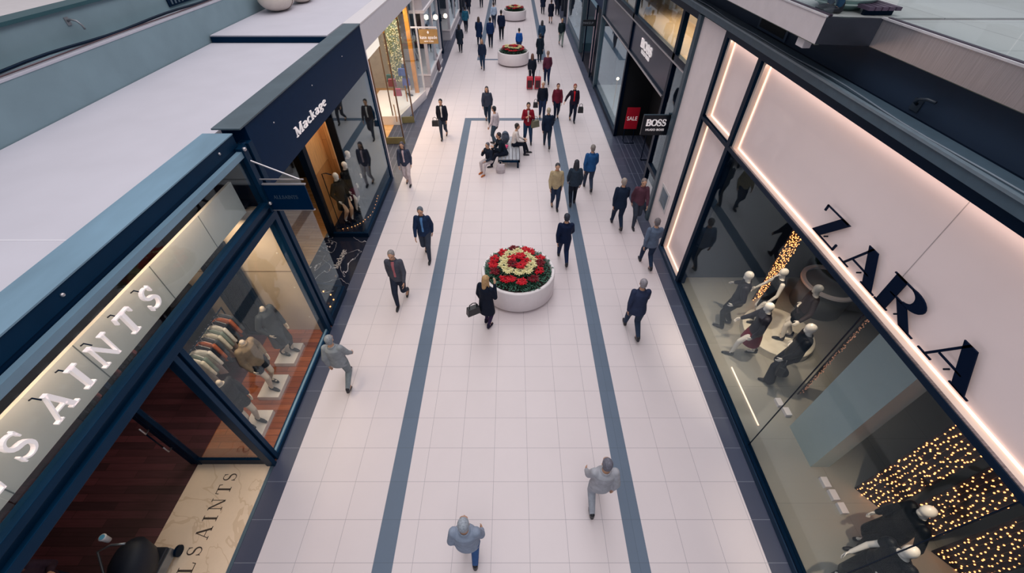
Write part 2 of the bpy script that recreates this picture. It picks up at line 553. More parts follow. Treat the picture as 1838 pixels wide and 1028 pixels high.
def word(txt, fr, depth, name, mat, parent, tk=.14, tn=.045, gap=.0, shear=0., each=True, sf=.05, lab=None):
    """each letter is a part of its sign"""
    x = 0
    mbs = []
    for ch in txt:
        ps, adv = glyph(ch, tk, tn, sf)
        if ps:
            mb = MB()
            for p in ps:
                mb.prism([(a + x + b * shear, b) for a, b in p], fr, depth)
            mbs.append((ch, mb))
        x += adv + gap
    if each:
        for ch, mb in mbs:
            mb.build(name, mat, parent)
    else:
        al = MB()
        for ch, mb in mbs: al.add(mb.v, mb.f)
        al.build(name, mat, parent)
    return x
def word_w(txt, gap=0.):
    return sum(glyph(c)[1] + gap for c in txt) - gap
def flat_text(txt, size, fr, depth, name, mat, parent, bold=0.0, sx_=1.0):
    cu = bpy.data.curves.new('t', 'FONT')
    cu.body = txt
    cu.size = 1.0
    cu.offset = bold
    cu.resolution_u = 3
    o = bpy.data.objects.new('t', cu)
    col.objects.link(o)
    me = bpy.data.meshes.new_from_object(o.evaluated_get(bpy.context.evaluated_depsgraph_get()))
    xs = [v.co.x for v in me.vertices]
    x0, x1 = min(xs), max(xs)
    bm = bmesh.new(); bm.from_mesh(me)
    r = bmesh.ops.extrude_face_region(bm, geom=bm.faces[:])
    for g in r['geom']:
        if isinstance(g, bmesh.types.BMVert): g.co.z += 1
    bm.verts.index_update()
    mb = MB()
    mb.add([fr((v.co.x - (x0 + x1) / 2) * size * sx_, v.co.y * size, v.co.z * depth) for v in bm.verts],
           [tuple(v.index for v in f.verts) for f in bm.faces])
    bm.free()
    bpy.data.objects.remove(o)
    bpy.data.meshes.remove(me)
    return mb.build(name, mat, parent)

# ================================================================== SETTING
struct('floor', MB().box(-4.23, -1.5, -.12, 4.23, 80, 0), FLOOR)
YB, YE, YC = -1.5, 80, 20.10
struct('trim_1', MB().box(-2.29, YB, 0, -1.965, 20.0, .003), STRIP)
struct('trim_2', MB().box(1.94, YB, 0, 2.27, 20.0, .003), STRIP)
struct('trim_3', MB().box(-2.29, 19.85, .0005, 2.27, 20.17, .0035), STRIP)
struct('trim_4', MB().box(-2.29, 29.7, 0, -1.965, YE, .003), STRIP)
struct('trim_5', MB().box(1.94, 29.7, 0, 2.27, YE, .003), STRIP)
struct('trim_6', MB().box(-2.29, 29.7, .0005, 2.27, 29.95, .0035), STRIP)
struct('trim_7', MB().box(-4.6, YB, -.12, -4.23, 80, .001), SLATE)
struct('trim_8', MB().box(4.23, YB, -.12, 4.6, 80, .001), SLATE)

# ---------------- left roofs and upper walls
struct('ceiling_1', MB().box(-8.36, -1.5, 4.83, -5.19, 12.93, 4.95), ROOF, 'flat lilac grey roof over the corner shop')
struct('ceiling_2', MB().box(-8.36, 13.0, 4.82, -5.12, 79.9, 5.12), ROOF, 'raised lilac grey roof further down the hall')
struct('trim_9', MB().box(-8.34, 12.94, 4.952, -5.10, 13.0, 5.09), NAVYD)
struct('trim_30', MB().box(-8.40, 3.96, 4.95, -5.2, 3.985, 4.953), M('roof_seam', '#dcd9e2', .8, var=0))
struct('wall_left', MB().box(-8.9, -1.5, 4.0, -8.38, 80, 5.73), TEAL, 'teal painted upper wall above the left shop roofs')
struct('trim_10', MB().box(-8.66, -1.5, 5.73, -8.37, 80, 5.76), M('pale_ledge', '#b9b7c3', .6, var=.05))
struct('wall_upper_left', MB().box(-9.3, -1.5, 4.5, -8.9, 80, 6.30), TEAL)
struct('trim_11', MB().box(-9.3, -1.5, 6.30, -8.84, 80, 6.36), M('green_edge', '#2a5058', .4, var=.05))
struct('floor_upper_left', MB().box(-14, -1.5, 6.0, -9.3, 80, 6.33), UPW)
struct('baseboard_upper_left', MB().box(-13.9, -1.5, 6.33, -13.2, 80, 7.2), M('grey_parapet', '#6f7484', .6))
o = MB().tube([(-8.60 - .03 * math.sin(y * .9), y, 5.80 + .02 * math.sin(y * 1.7)) for y in [i * .5 - 1 for i in range(90)]], .028, 6).build('cable', BLACK, smooth=True)
tag(o, 'thick black cable lying along the ledge of the teal left wall', 'cable')
o = MB().tube([(-8.48 + .02 * math.sin(y * 1.1), y, 5.785) for y in [i * .5 - 1 for i in range(90)]], .012, 6).build('cable', M('brown_cable', '#4a3038', .5), smooth=True)
tag(o, 'thin brown cable beside the thick black cable on the left ledge', 'cable')
for i, (y, lb) in enumerate(((7.2, 'small grey hook bracket on the teal upper wall nearest the left edge of the photo'), (9.6, 'small grey hook bracket on the teal upper wall above the middle of the white roof'))):
    t = thing('wall_hook', lb, 'hook', (-8.86, y, 6.08), 'hook brackets on the left wall')
    MB().tube([(-8.9, y, 6.12), (-8.82, y, 6.15), (-8.74, y + .03, 6.12), (-8.70, y + .05, 6.04), (-8.70, y + .06, 5.97)], .02, 8).build('hook', M('grey_metal', '#8d8f95', .4, .5), t, True)
    MB().box(-8.9, y - .05, 6.05, -8.885, y + .05, 6.19).build('mounting_plate', M('grey_metal'), t)
t = thing('louvre_vent', 'dark slatted vent panel set in the teal upper wall near the top left', 'vent', (-8.9, 13.6, 5.9))
MB().box(-8.89, 12.7, 5.83, -8.86, 16.5, 6.24).build('vent_frame', NAVYD, t)
g_ = MB()
for i in range(24): g_.box(-8.86, 12.8 + i * .15, 5.87, -8.84, 12.85 + i * .15, 6.2)
g_.build('slats', M('vent_slat', '#5a6a7a', .4), t)
# cream pods standing on the far roof
for i, (x, y, r, lb) in enumerate(((-7.75, 16.3, .62, 'large cream rounded shell with a seam, resting on the far left roof'), (-7.5, 17.7, .5, 'smaller cream rounded shell behind the large one on the far left roof'))):
    t = thing('roof_shell', lb, 'sculpture', (x, y, 5.12), 'cream shells on the left roof')
    mb = MB().ell((x, y, 5.12 + r * .62), (r * .85, r * 1.25, r * .62), 28, 16)
    mb.build('shell', M('cream_shell', '#d3c7bd', .5, var=.05), t, True)
    MB().tube([(x + r * .86 * math.cos(a), y, 5.12 + r * .62 + r * .63 * math.sin(a)) for a in [2 * PI * k / 32 for k in range(33)]], .012, 6, False).build('seam', M('seam_brown', '#8c7b74', .6), t, True)

# ================================================================== ALLSAINTS (left front)
struct('floor_shop_left', MB().box(-14, -1.5, -.12, -6.08, 6.75, .0), WOODF)
struct('floor_shop_left_window', MB().box(-6.08, 3.40, -.12, -4.6, 6.95, .02), WOODR)
struct('trim_12', MB().box(-6.08, -1.5, -.12, -4.6, 3.40, .002), MARBLE, 'cream marble threshold with the inlaid shop name')
struct('trim_13', MB().box(-4.66, -1.5, .0, -4.6, 3.30, .012), GUT)
t = thing('threshold_lettering', 'dark inlaid serif shop name running along the cream marble threshold', 'lettering', (-5.35, 1.5, .002))
txt = 'ALLSAINTS'
# letters read along +Y with their tops towards the shop
gw = [(.0, 'A'), (.0, 'L')]
ypos = {'S2': (2.92, 3.14), 'T': (2.72, 2.90)}
pitch = .30
ys = [3.00 - pitch * k for k in range(9)]
for k, ch in enumerate(reversed(txt)):
    ps, adv = glyph(ch, .13, .045)
    mb = MB()
    yc = (3.10, 2.88, 2.62, 2.39, 2.16, 1.89, 1.65, 1.41, 1.15)[k]
    for p in ps:
        mb.prism([(a - adv / 2, b) for a, b in p], (lambda yc: lambda u, v, n: (-5.22 - v * .245, yc + u * .245, .002 + n))(yc), .003)
    mb.build('letter', LETI, t)
# roof edge
t = thing('roof_parapet', 'navy steel parapet with blue brushed cap over the corner shop', 'parapet', (-4.9, 2.7, 4.82))
MB().box(-5.16, -1.5, 4.86, -4.69, 6.72, 5.06).build('body', NAVY, t)
MB().box(-5.18, -1.5, 5.06, -4.68, 6.72, 5.078).build('cap', NAVYT, t)
for y in (3.02, 6.2):
    MB().ell((-4.68, y, 4.97), (.02, .022, .022)).build('bolt', STEEL, t, True)
# transom: rail, recess, lintel
t = thing('shopfront', 'navy steel shopfront frame of the corner shop with grooved posts and lintel', 'shop frame', (-4.6, 3, 0))
MB().box(-4.69, -1.5, 4.70, -4.60, 6.75, 4.80).build('top_rail', NAVYT, t)
MB().box(-4.95, -1.5, 4.76, -4.70, 6.75, 4.86).build('soffit', NAVYD, t)
lb_ = MB()
lb_.box(-4.72, -1.5, 3.70, -4.57, 6.72, 3.80); lb_.box(-4.70, -1.5, 3.58, -4.62, 6.72, 3.70); lb_.box(-4.72, -1.5, 3.44, -4.56, 6.72, 3.58)
lb_.build('lintel', NAVY, t, bevel=.006)
def gpost(x, y0, y1, z0, z1, name='post', mat=NAVY, dx=.16):
    mb = MB()
    wv = (y1 - y0)
    mb.box(x - dx, y0, z0, x, y0 + wv * .38, z1)
    mb.box(x - dx, y0 + wv * .38, z0, x - .05, y0 + wv * .62, z1)
    mb.box(x - dx, y0 + wv * .62, z0, x, y1, z1)
    return mb.build(name, mat, t, bevel=.005)
gpost(-4.57, 3.30, 3.52, 0, 3.44)
gpost(-4.57, 6.62, 6.98, 0, 4.85, dx=.2)
MB().box(-4.70, 3.52, 0, -4.57, 6.62, .11).build('sill', NAVY, t, bevel=.01)
MB().box(-4.64, 3.52, .11, -4.60, 6.62, .15).build('glazing_bead', NAVYT, t)
MB().tube([(-4.68, 6.86, 4.86), (-4.68, 6.86, 3.8)], .055, 12).build('post_bracket', NAVYD, t, True)
for z in (3.76, 4.83):
    MB().ell((-4.56, 6.66, z), (.035, .035, .035)).build('bolt', STEEL, t, True)
# panes
t = structroot('window_1', (-4.62, 5, .1), 'tall display window of the corner shop')
MB().box(-4.63, 3.52, .13, -4.62, 6.62, 3.46).build('pane', GLASS, t)
t = structroot('window_2', (-4.62, 3, 3.8), 'transom glass over the entrance of the corner shop')
for a, b in ((-1.5, 1.35), (1.36, 4.35), (4.36, 6.62)):
    MB().box(-4.655, a, 3.80, -4.645, b, 4.71).build('pane', GLASS, t)
# lit sign board behind the glass
t = thing('sign_board', 'pale grey illuminated board behind the white shop letters of the corner shop', 'sign board', (-4.9, 3, 3.75))
MB().box(-4.98, -1.5, 3.70, -4.93, 6.45, 4.33).build('board', M('pale_teal_board', '#d8dfdd', .5, var=.03), t)
for y in (.2, 1.5, 2.85, 4.2, 5.4): MB().box(-4.929, y, 3.70, -4.926, y + .012, 4.33).build('joint', M('board_joint', '#6f7d80', .6), t)
MB().box(-4.83, -1.5, 4.742, -4.78, 6.45, 4.755).build('led_strip', LED, t)
for y in (1.0, 2.4, 3.8, 5.0):
    area('sign_light', (-4.80, y, 4.66), (0, math.radians(22), 0), .05, 1.2, 8.0, (1, .66, .42))
# white letters standing off the glass
t = thing('shop_sign', 'large white serif letters of the corner shop name standing off the transom glass', 'sign', (-4.5, 2.6, 4.18))
cent = {8: 3.60, 7: 3.20, 6: 2.79, 5: 2.45, 4: 2.13, 3: 1.70, 2: 1.31, 1: .95, 0: .5}
for k, ch in enumerate(txt):
    ps, adv = glyph(ch, .15, .05, .05)
    mb = MB()
    for p in ps:
        mb.prism([(a - adv / 2, b) for a, b in p], (lambda yc: lambda u, v, n: (-4.55 + n, yc + u * .33, 4.18 + v * .31))(cent[k]), .05)
    lo = mb.build('letter', LETW, t)
    MB().tube([(-4.53, cent[k] - .04, 4.47), (-4.60, cent[k] - .04, 4.50), (-4.66, cent[k] - .04, 4.46)], .008, 6).build('bracket', BLACK, t)
# door leaf standing open inwards
t = structroot('door_1', (-5.3, 3.37, 0), 'open glazed door leaf of the corner shop')
MB().box(-6.02, 3.34, .005, -4.73, 3.40, .19).build('bottom_rail', NAVYD, t, bevel=.005)
MB().box(-6.10, 3.33, .005, -6.00, 3.41, 3.42).build('stile', NAVYD, t, bevel=.005)
MB().box(-6.22, 3.34, .005, -6.13, 3.41, 3.42).build('second_stile', NAVYD, t, bevel=.005)
MB().box(-6.0, 3.365, .19, -4.73, 3.375, 3.42).build('pane', GLASSC, t)
for z in (.75, 1.42):
    MB().tube([(-6.16, 3.33, z), (-6.16, 3.25, z), (-6.16, 3.25, z + .18)], .014, 8).build('door_handle', STEEL, t, True)
MB().tube([(-6.16, 3.25, .85), (-6.16, 3.25, 1.5)], .012, 8).build('pull_bar', BLACK, t, True)
# interior shell
struct('wall_shop_left_back', MB().box(-7.6, 6.72, 0, -4.80, 6.80, 3.6), CONC, 'beige concrete panel wall behind the window mannequins')
b_ = MB()
for x in (-7.0, -5.9, -4.95):
    for z in (.5, 1.5, 2.5, 3.3):
        b_.ell((x, 6.715, z), (.022, .006, .022), 10, 6)
t = thing('wall_studs', 'small round pale studs dotted over the beige concrete panels in the corner shop', 'fixings', (-5.9, 6.71, .4))
b_.build('studs', M('stud', '#e8dcca', .5), t, True)
struct('wall_shop_left_joint', MB().box(-7.6, 6.712, 1.98, -4.80, 6.72, 2.0), M('panel_joint', '#8a7866', .6))
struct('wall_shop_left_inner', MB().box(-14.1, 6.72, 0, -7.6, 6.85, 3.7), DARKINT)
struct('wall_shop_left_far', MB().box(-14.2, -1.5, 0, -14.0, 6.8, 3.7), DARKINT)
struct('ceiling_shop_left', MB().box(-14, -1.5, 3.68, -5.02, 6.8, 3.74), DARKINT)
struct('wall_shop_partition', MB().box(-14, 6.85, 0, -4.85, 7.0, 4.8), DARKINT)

# leaning mirror in the window
t = thing('leaning_mirror', 'tall dark framed mirror standing behind the grey-coated mannequin in the corner shop', 'mirror', (-6.3, 6.3, .02))
MB().box(-6.62, 6.55, .02, -6.52, 6.62, 2.9).add(*((lambda m: (m.v, m.f))(MB().box(-5.92, 6.55, .02, -5.82, 6.62, 2.9).box(-6.52, 6.55, 2.8, -5.92, 6.62, 2.9).box(-6.52, 6.55, .02, -5.92, 6.62, .1)))).build('frame', BLACK, t)
MB().box(-6.52, 6.58, .1, -5.92, 6.60, 2.8).build('mirror_glass', M('mirror_glass', '#20262f', .1, .6), t)

# plinths
PL = []
for i, (x0, y0, x1, y1, lb) in enumerate(((-5.45, 3.80, -5.02, 4.42, 'white square plinth nearest the entrance in the corner shop window'),
                                   (-5.50, 4.72, -5.04, 5.30, 'middle white square plinth in the corner shop window'),
                                   (-5.50, 5.60, -5.04, 6.20, 'white square plinth under the grey-coated mannequin'))):
    o = MB().box(x0, y0, .02, x1, y1, .14).build('plinth', M('plinth_white', '#e4d8cf', .5), bevel=.006)
    tag(o, lb, 'plinth', 'plinths in the corner shop window')

# ================================================================== MACKAGE (left, second shop)
struct('floor_shop_mackage', MB().box(-6.0, 7.0, -.12, -4.6, 10.6, .0), BMARBLE, 'black marble entry floor with white veins')
struct('floor_shop_mackage_inner', MB().box(-9.5, 7.0, -.12, -6.0, 14.4, .01), OAK)
t = thing('floor_lettering', 'pale shop name laid along the black veined marble entry', 'lettering', (-5.2, 9.4, .0))
word('Mackage', lambda u, v, n: (-5.12 - v * .17, 9.05 + u * .21, .0 + n), .003, 'letter', M('pale_inlay', '#b9b0ad', .5), t, tk=.17, tn=.07)
t = thing('shop_fascia', 'deep navy fascia box of the second left shop with a grey cap', 'fascia', (-4.8, 10.6, 3.9))
MB().box(-5.04, 6.99, 3.92, -4.60, 14.36, 5.10).build('fascia_box', FASC, t)
MB().box(-5.06, 6.80, 5.10, -4.575, 14.38, 5.125).build('cap', CAPD, t)
for y in (7.9, 10.0, 12.3):
    MB().ell((-4.595, y, 4.78), (.012, .02, .014)).build('screw', STEEL, t, True)
t = thing('shop_sign', 'white serif name sign on the deep navy fascia of the second left shop', 'sign', (-4.6, 9.5, 4.15))
wid = word_w('Mackage', .05)
word('Mackage', lambda u, v, n: (-4.60 + n, 8.52 + u * (1.93 / wid), 4.20 + v * .20), .02, 'letter', LETW, t, tk=.16, tn=.06, sf=.06, gap=.05)
# frames
t = thing('shopfront', 'black framed corner display window of the second left shop', 'shop frame', (-4.6, 12.4, 0))
MB().box(-4.74, 14.16, 0, -4.60, 14.36, 3.92).build('post', FASC, t)
MB().box(-5.86, 10.58, 0, -5.68, 10.80, 3.92).build('post', BLACK, t)
MB().box(-5.70, 10.58, .005, -4.58, 10.66, .16).build('sill', NAVYD, t)
MB().box(-4.74, 10.66, .005, -4.58, 14.16, .16).build('sill', NAVYD, t)
MB().box(-5.70, 10.6, 3.80, -4.62, 10.66, 3.92).build('head', BLACK, t)
t = structroot('window_3', (-4.62, 12.4, .1), 'corner display window with dark coats')
MB().box(-4.63, 10.64, .16, -4.62, 14.16, 3.92).build('pane', GLASS, t)
MB().box(-5.68, 10.61, .16, -4.63, 10.62, 3.82).build('side_pane', GLASSC, t)
t = structroot('window_4', (-4.62, 7.6, .1), 'narrow window left of the marble entry')
MB().box(-4.63, 6.98, .2, -4.62, 8.08, 3.92).build('pane', GLASSC, t)
MB().box(-4.76, 6.98, .005, -4.58, 8.12, .2).build('sill', NAVYD, t)
MB().bar((-4.66, 8.10), (-6.0, 8.4), .012, 3.7, .2).build('side_pane', GLASSC, t)
MB().bar((-4.66, 8.10), (-6.0, 8.4), .06, .2, .0).build('side_sill', NAVYD, t)
struct('floor_shop_mackage_window', MB().box(-5.86, 10.7, -.1, -4.66, 14.3, .13), M('black_gloss', '#0b1626', .12))
struct('wall_shop_mackage_wood', MB().box(-5.92, 10.82, .13, -5.78, 12.0, 3.90), WOODW, 'warm orange wooden back wall of the coat display')
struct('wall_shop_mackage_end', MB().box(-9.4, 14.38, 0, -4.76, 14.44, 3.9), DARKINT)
struct('wall_shop_mackage_divider', MB().box(-6.6, 12.0, .13, -5.5, 12.08, 3.9), WOODW)
struct('wall_shop_mackage_dark', MB().box(-6.7, 12.1, .0, -6.6, 14.36, 3.9), DARKINT)
struct('wall_shop_mackage_back', MB().box(-9.6, 7.0, 0, -9.5, 14.4, 4.0), CONC)
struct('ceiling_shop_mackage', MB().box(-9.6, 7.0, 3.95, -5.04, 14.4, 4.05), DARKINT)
struct('wall_shop_mackage_side', MB().box(-9.6, 14.44, 0, -4.62, 14.52, 5.0), CONC)
# fairy light wires on the black display floor
def fairy_wire(name, pts, nb, label, cat='string lights', r=.011):
    t = thing(name, label, cat, pts[0])
    MB().tube(pts, .003, 5).build('wire', M('thin_wire', '#8c7350', .4), t)
    mb = MB()
    V = [Vector(p) for p in pts]
    for k in range(nb):
        u = (k + .5) / nb * (len(V) - 1)
        i = int(u)
        p = V[i].lerp(V[min(i + 1, len(V) - 1)], u - i)
        mb.ell(tuple(p + Vector((random.uniform(-.02, .02), random.uniform(-.02, .02), .012))), (r, r, r), 6, 4)
    mb.build('bulbs', FAIRY, t)
    return t
fairy_wire('fairy_lights', [(-5.5, 10.8, .15), (-5.1, 10.95, .15), (-4.9, 11.2, .15), (-4.75, 11.6, .15), (-4.72, 12.3, .15), (-4.8, 12.9, .15)], 16, 'fairy lights wound along the front of the black display floor')
fairy_wire('fairy_lights', [(-5.6, 7.7, .22), (-5.0, 7.9, .22), (-4.7, 7.6, .22), (-4.72, 7.2, .22)], 5, 'fairy lights in the narrow window left of the marble entry', r=.02)

# hanging blade sign of the corner shop
t = thing('blade_sign', 'navy hanging sign on steel rods projecting beside the second left shop', 'hanging sign', (-4.2, 6.72, 3.6))
MB().box(-4.66, 6.69, 3.60, -3.80, 6.72, 4.13).build('panel', FASC, t)
MB().box(-4.66, 6.68, 4.13, -3.78, 6.73, 4.15).build('edge_trim', STEEL, t); MB().box(-4.66, 6.68, 3.585, -3.78, 6.73, 3.60).build('edge_trim', STEEL, t)
MB().tube([(-4.66, 6.70, 4.24), (-3.78, 6.70, 4.24)], .014, 8).build('arm', STEEL, t)
MB().tube([(-4.62, 6.70, 4.62), (-3.85, 6.70, 4.24)], .016, 8).build('stay_rod', STEEL, t)
word('ALLSAINTS', fr_front(-4.46, 6.69, 3.84, .073), .006, 'letter', M('grey_relief', '#46586c', .4), t, tk=.15, tn=.06, each=False)

# ================================================================== KATE SPADE (left, third shop)
struct('floor_shop_kate', MB().box(-5.6, 14.5, -.12, -4.6, 22.6, .001), SLATS)
struct('floor_shop_kate_gap', MB().box(-5.6, 22.6, -.12, -4.6, 24.5, .0), FLOOR)
struct('floor_shop_kate_inner', MB().box(-10, 14.5, -.12, -5.6, 24.5, .002), OAK)
t = thing('shop_fascia', 'white fascia band over the bright third shop on the left', 'fascia', (-4.7, 18.6, 4.4))
MB().box(-5.10, 14.54, 4.52, -4.62, 22.9, 5.09).box(-4.78, 14.40, 4.38, -4.60, 22.9, 5.09).build('fascia_board', WHITEF, t)
MB().box(-5.11, 14.40, 5.09, -4.59, 24.4, 5.125).build('cap', WHITE, t)
MB().box(-4.72, 14.38, 0, -4.60, 14.46, 4.38).build('white_jamb', WHITE, t)
MB().box(-4.66, 22.82, 0, -4.58, 22.92, 4.38).build('corner_post', WHITEP, t)
struct('wall_shop_kate_back', MB().box(-10.1, 14.5, 0, -10, 24.5, 5.0), M('warm_cream', '#e2c8a4', .7))
struct('wall_shop_kate_side', MB().box(-10, 24.4, 0, -5.2, 24.5, 5.0), M('grey_panelled', '#a9a8ab', .7))
struct('ceiling_shop_kate', MB().box(-10, 14.5, 4.38, -4.8, 24.5, 4.5), WHITEP)
t = structroot('window_5', (-5, 21, 0), 'angled display window with a white plinth')
MB().bar((-5.25, 19.35), (-4.60, 22.8), .012, 3.95, .42).build('pane', GLASSC, t)
MB().prism([(-5.25, 19.35), (-4.56, 22.86), (-7.0, 22.86), (-7.0, 19.35)], lambda u, v, n: (u, v, n), .40).build('plinth', WHITE, t)
# glazed door leaves with gold rails
for i, (a, b, lb) in enumerate((((-5.62, 19.45), (-4.66, 19.62), 'glazed door leaf with brass rails in front of the white display plinth'),
                                ((-5.50, 17.30), (-4.68, 17.32), 'glazed door leaf with brass rails nearer the navy shop'))):
    t = structroot('door_%d' % (i + 2), (a[0], a[1], 0), lb)
    MB().bar(a, b, .06, .28, .02).build('bottom_rail', M('olive_brass', '#8c8660', .35, .4), t)
    MB().bar(a, b, .05, .10, 4.24).build('top_rail', GOLD, t)
    d = (Vector(b) - Vector(a)).normalized() * .05
    for p in (a, b):
        q = (p[0] + d.x * (1 if p is a else -1), p[1] + d.y)
        MB().bar(p, q, .05, 4.0, .25).build('stile', M('brown_bronze', '#6b5242', .35, .4), t)
    MB().bar(a, b, .01, 3.94, .3).build('pane', GLASSC, t)
    MB().tube([(b[0] - .16, b[1] - .06, 1.0), (b[0] - .16, b[1] - .06, 1.7)], .018, 8).build('door_handle', GOLD, t)
t = thing('gilded_post', 'tall golden timber post at the far end of the bright display window', 'post', (-5.0, 22.5, .4))
MB().box(-5.05, 22.45, .4, -4.85, 22.62, 4.3).build('shaft', M('gilt', '#d08a30', .4, .2, var=.25, scale=3), t)
# flower garland wall
t = thing('flower_garland', 'hanging panel of small cream and green flowers inside the bright third shop', 'garland', (-5.9, 22.3, 1.3))
MB().box(-6.2, 22.62, .9, -5.35, 22.68, 4.3).build('backing', M('leafy_green', '#6c7458', .8, var=.3, scale=20), t)
mb = MB()
for k in range(420):
    x, z = random.uniform(-6.2, -5.35), random.uniform(.9, 4.3)
    mb.ell((x, 22.58 + random.uniform(-.03, .03), z), (.03, .02, .03), 6, 4)
o = mb.build('blossoms', M('cream_blossom', '#cfc39a', .6, var=.35, scale=30), t)
o['kind'] = 'stuff'
# shelving and bags inside
t = thing('shelf_unit', 'tall white shelf with coloured goods at the back of the bright third shop', 'shelf', (-6.4, 16.0, 0))
MB().box(-6.9, 15.2, .002, -6.8, 16.9, 2.6).build('back_panel', WOODW, t)
for z in (.5, 1.1, 1.7, 2.3):
    MB().box(-6.8, 15.2, z, -6.45, 16.9, z + .04).build('shelf', WHITE, t)
def handbag(name, loc, size, mat, label, group=None, rz=0., cat='handbag'):
    t = thing(name, label, cat, loc, group)
    x, y, z = loc
    w_, d_, h_ = size
    MB().prism([(-w_ / 2, 0), (w_ / 2, 0), (w_ * .42, h_), (-w_ * .42, h_)], lambda u, v, n: (x + u, y - d_ / 2 + n, z + v), d_).build('bag_body', mat, t, bevel=.01)
    MB().tube([(x - w_ * .28, y, z + h_), (x - w_ * .25, y, z + h_ * 1.45), (x, y, z + h_ * 1.62), (x + w_ * .25, y, z + h_ * 1.45), (x + w_ * .28, y, z + h_)], .012, 6).build('handle', mat, t, True)
    t.rotation_euler = (0, 0, rz)
    return t
cols = ['#c2413c', '#7b3150', '#2d3a80', '#c03a6a', '#e09040', '#3c2b30', '#274a50']
k = 0
for z in (.54, 1.14, 1.74):
    for y in (15.45, 16.0, 16.55):
        handbag('handbag', (-6.62, y, z), (.18, .3, .24), M('bag%d' % (k % 7), cols[k % 7], .4), '%s handbag on the %s shelf, %s' % (['orange-red', 'plum', 'blue', 'pink', 'amber', 'brown', 'teal'][k % 7], {.54: 'lowest', 1.14: 'middle', 1.74: 'highest'}[z], {15.45: 'nearest end', 16.0: 'centre', 16.55: 'far end'}[y]), 'bags on the shelf of the bright shop')
        k += 1
for i, (x, y, z, m, lb) in enumerate(((-5.45, 19.9, 1.55, '#8a3048', 'plum square handbag hanging high behind the angled display window'),
                                (-5.4, 20.3, 1.0, '#c0305a', 'crimson handbag hanging below the plum one in the angled window'),
                                (-5.35, 21.6, 1.5, '#2a3f88', 'cobalt blue handbag hanging high in the angled window'),
                                (-5.3, 21.9, .95, '#3a3f96', 'violet blue handbag hanging low in the angled window'),
                                (-5.8, 21.0, 1.4, '#1f5058', 'dark teal handbag hanging at the back of the angled window'))):
    t = thing('display_bag', lb, 'handbag', (x, y, z), 'bags hung in the angled display window')
    MB().prism([(-.19, 0), (.19, 0), (.16, .32), (-.16, .32)], lambda u, v, n: (x + u, y - .06 + n, z + v), .12).build('bag_body', M('hb%d' % i, m, .4), t, bevel=.01)
    MB().tube([(x, y, z + .3), (x, y, 4.38)], .004, 5).build('hanging_wire', GOLD, t)
t = thing('lit_banner', 'white lit panel hung near the entrance ceiling of the bright third shop', 'panel', (-5.4, 15.4, 3.2))
MB().box(-4.90, 14.75, 3.90, -4.86, 17.0, 4.5).build('board', M('lit_white', '#f2efe9', .5, emit=.9, ehex='#fff3e2'), t)
t = thing('blade_sign', 'tan hanging sign with white lettering on a pale bracket', 'hanging sign', (-3.85, 21.5, 2.85))
pn = MB().box(-4.26, 21.49, 2.90, -3.40, 21.53, 3.48).build('panel', M('tan_sign', '#b28a58', .5), t)
MB().box(-4.60, 21.49, 3.52, -3.42, 21.53, 3.58).build('bracket', WHITE, t)
MB().box(-4.26, 21.49, 3.48, -4.22, 21.53, 3.52).box(-3.44, 21.49, 3.48, -3.40, 21.53, 3.52).build('hangers', WHITE, t)
flat_text('kate spade', .185, lambda u, v, n: (-3.83 + u, 21.49 - n, 3.10 + v), .01, 'lettering', LETW, pn, .012)
flat_text('NEW YORK', .085, lambda u, v, n: (-3.83 + u, 21.49 - n, 2.97 + v), .01, 'small_lettering', LETW, pn, .01)
MB().prism([(-.05, 0), (0, -.07), (.05, 0), (0, .07)], lambda u, v, n: (-3.83 + u, 21.48 - n * .01, 3.36 + v), 1).build('emblem', LETW, pn)

# ================================================================== far left shops
GREYW = M('pale_grey_joinery', '#bfbbc3', .5, var=.03)
def bay(y0, y1, n, xf=-4.50, door=None):
    """classical pale shopfront: returns nothing, builds one facade thing"""
    t = thing('shopfront', 'pale grey panelled shopfront with cornice, %s' % n, 'shopfront', (xf, (y0 + y1) / 2, 0))
    MB().box(-6.4, y0, .003, xf, y1, .12).box(-6.3, y0 + .04, .12, xf - .05, y1 - .04, .62).build('base_panel', GREYW, t)
    MB().box(-6.4, y0 - .02, .62, xf + .01, y1 + .02, .70).build('window_board', WHITE, t)
    MB().box(-5.1, y0, 3.65, xf, y1, 5.12).build('frieze', GREYW, t)
    MB().box(-7.4, y0 - .1, 3.55, xf + .08, y1 + .1, 3.68).build('cornice', WHITE, t)
    ps = [y0, y0 + (y1 - y0) / 2, y1 - .16]
    for y in ps:
        MB().box(xf - .16, y, .70, xf, y + .16, 3.56).build('pilaster', GREYW, t)
    MB().box(-6.3, y0, .70, -6.14, y0 + .16, 3.56).build('pilaster', GREYW, t)
    MB().box(-5.45, y0, .70, -5.33, y0 + .12, 3.56).build('pilaster', GREYW, t)
    MB().box(-6.8, y1 - .1, 0, -6.4, y1, 3.56).build('back_panel', GREYW, t)
    MB().box(xf - .10, y0 + .16, .70, xf - .09, y1 - .16, 3.56).build('pane', GLASSC, t)
    MB().box(-6.2, y0 + .06, .70, xf - .16, y0 + .07, 3.56).build('side_pane', GLASSC, t)
    MB().box(-8, y1 - .2, .003, -7.9, y1, 3.6).box(-8, y0, .003, -7.95, y1, 3.6).build('inner_wall', M('dim_cream', '#9a948c', .7), t)
    return t
bay(24.5, 29.6, 'under the two globe lamps')
bay(34.6, 42.0, 'beyond the dark doorway')
struct('floor_far_left', MB().box(-9, 24.5, -.12, -4.6, 80, .0), SLATS)
struct('wall_far_left_1', MB().box(-5.6, 29.6, 0, -5.5, 34.6, 5.0), M('dark_shop', '#101c30', .5), 'dark recessed shop entrance on the far left')
t = thing('shop_fascia', 'black fascia over the dark far left doorway', 'fascia', (-4.6, 32, 3.5))
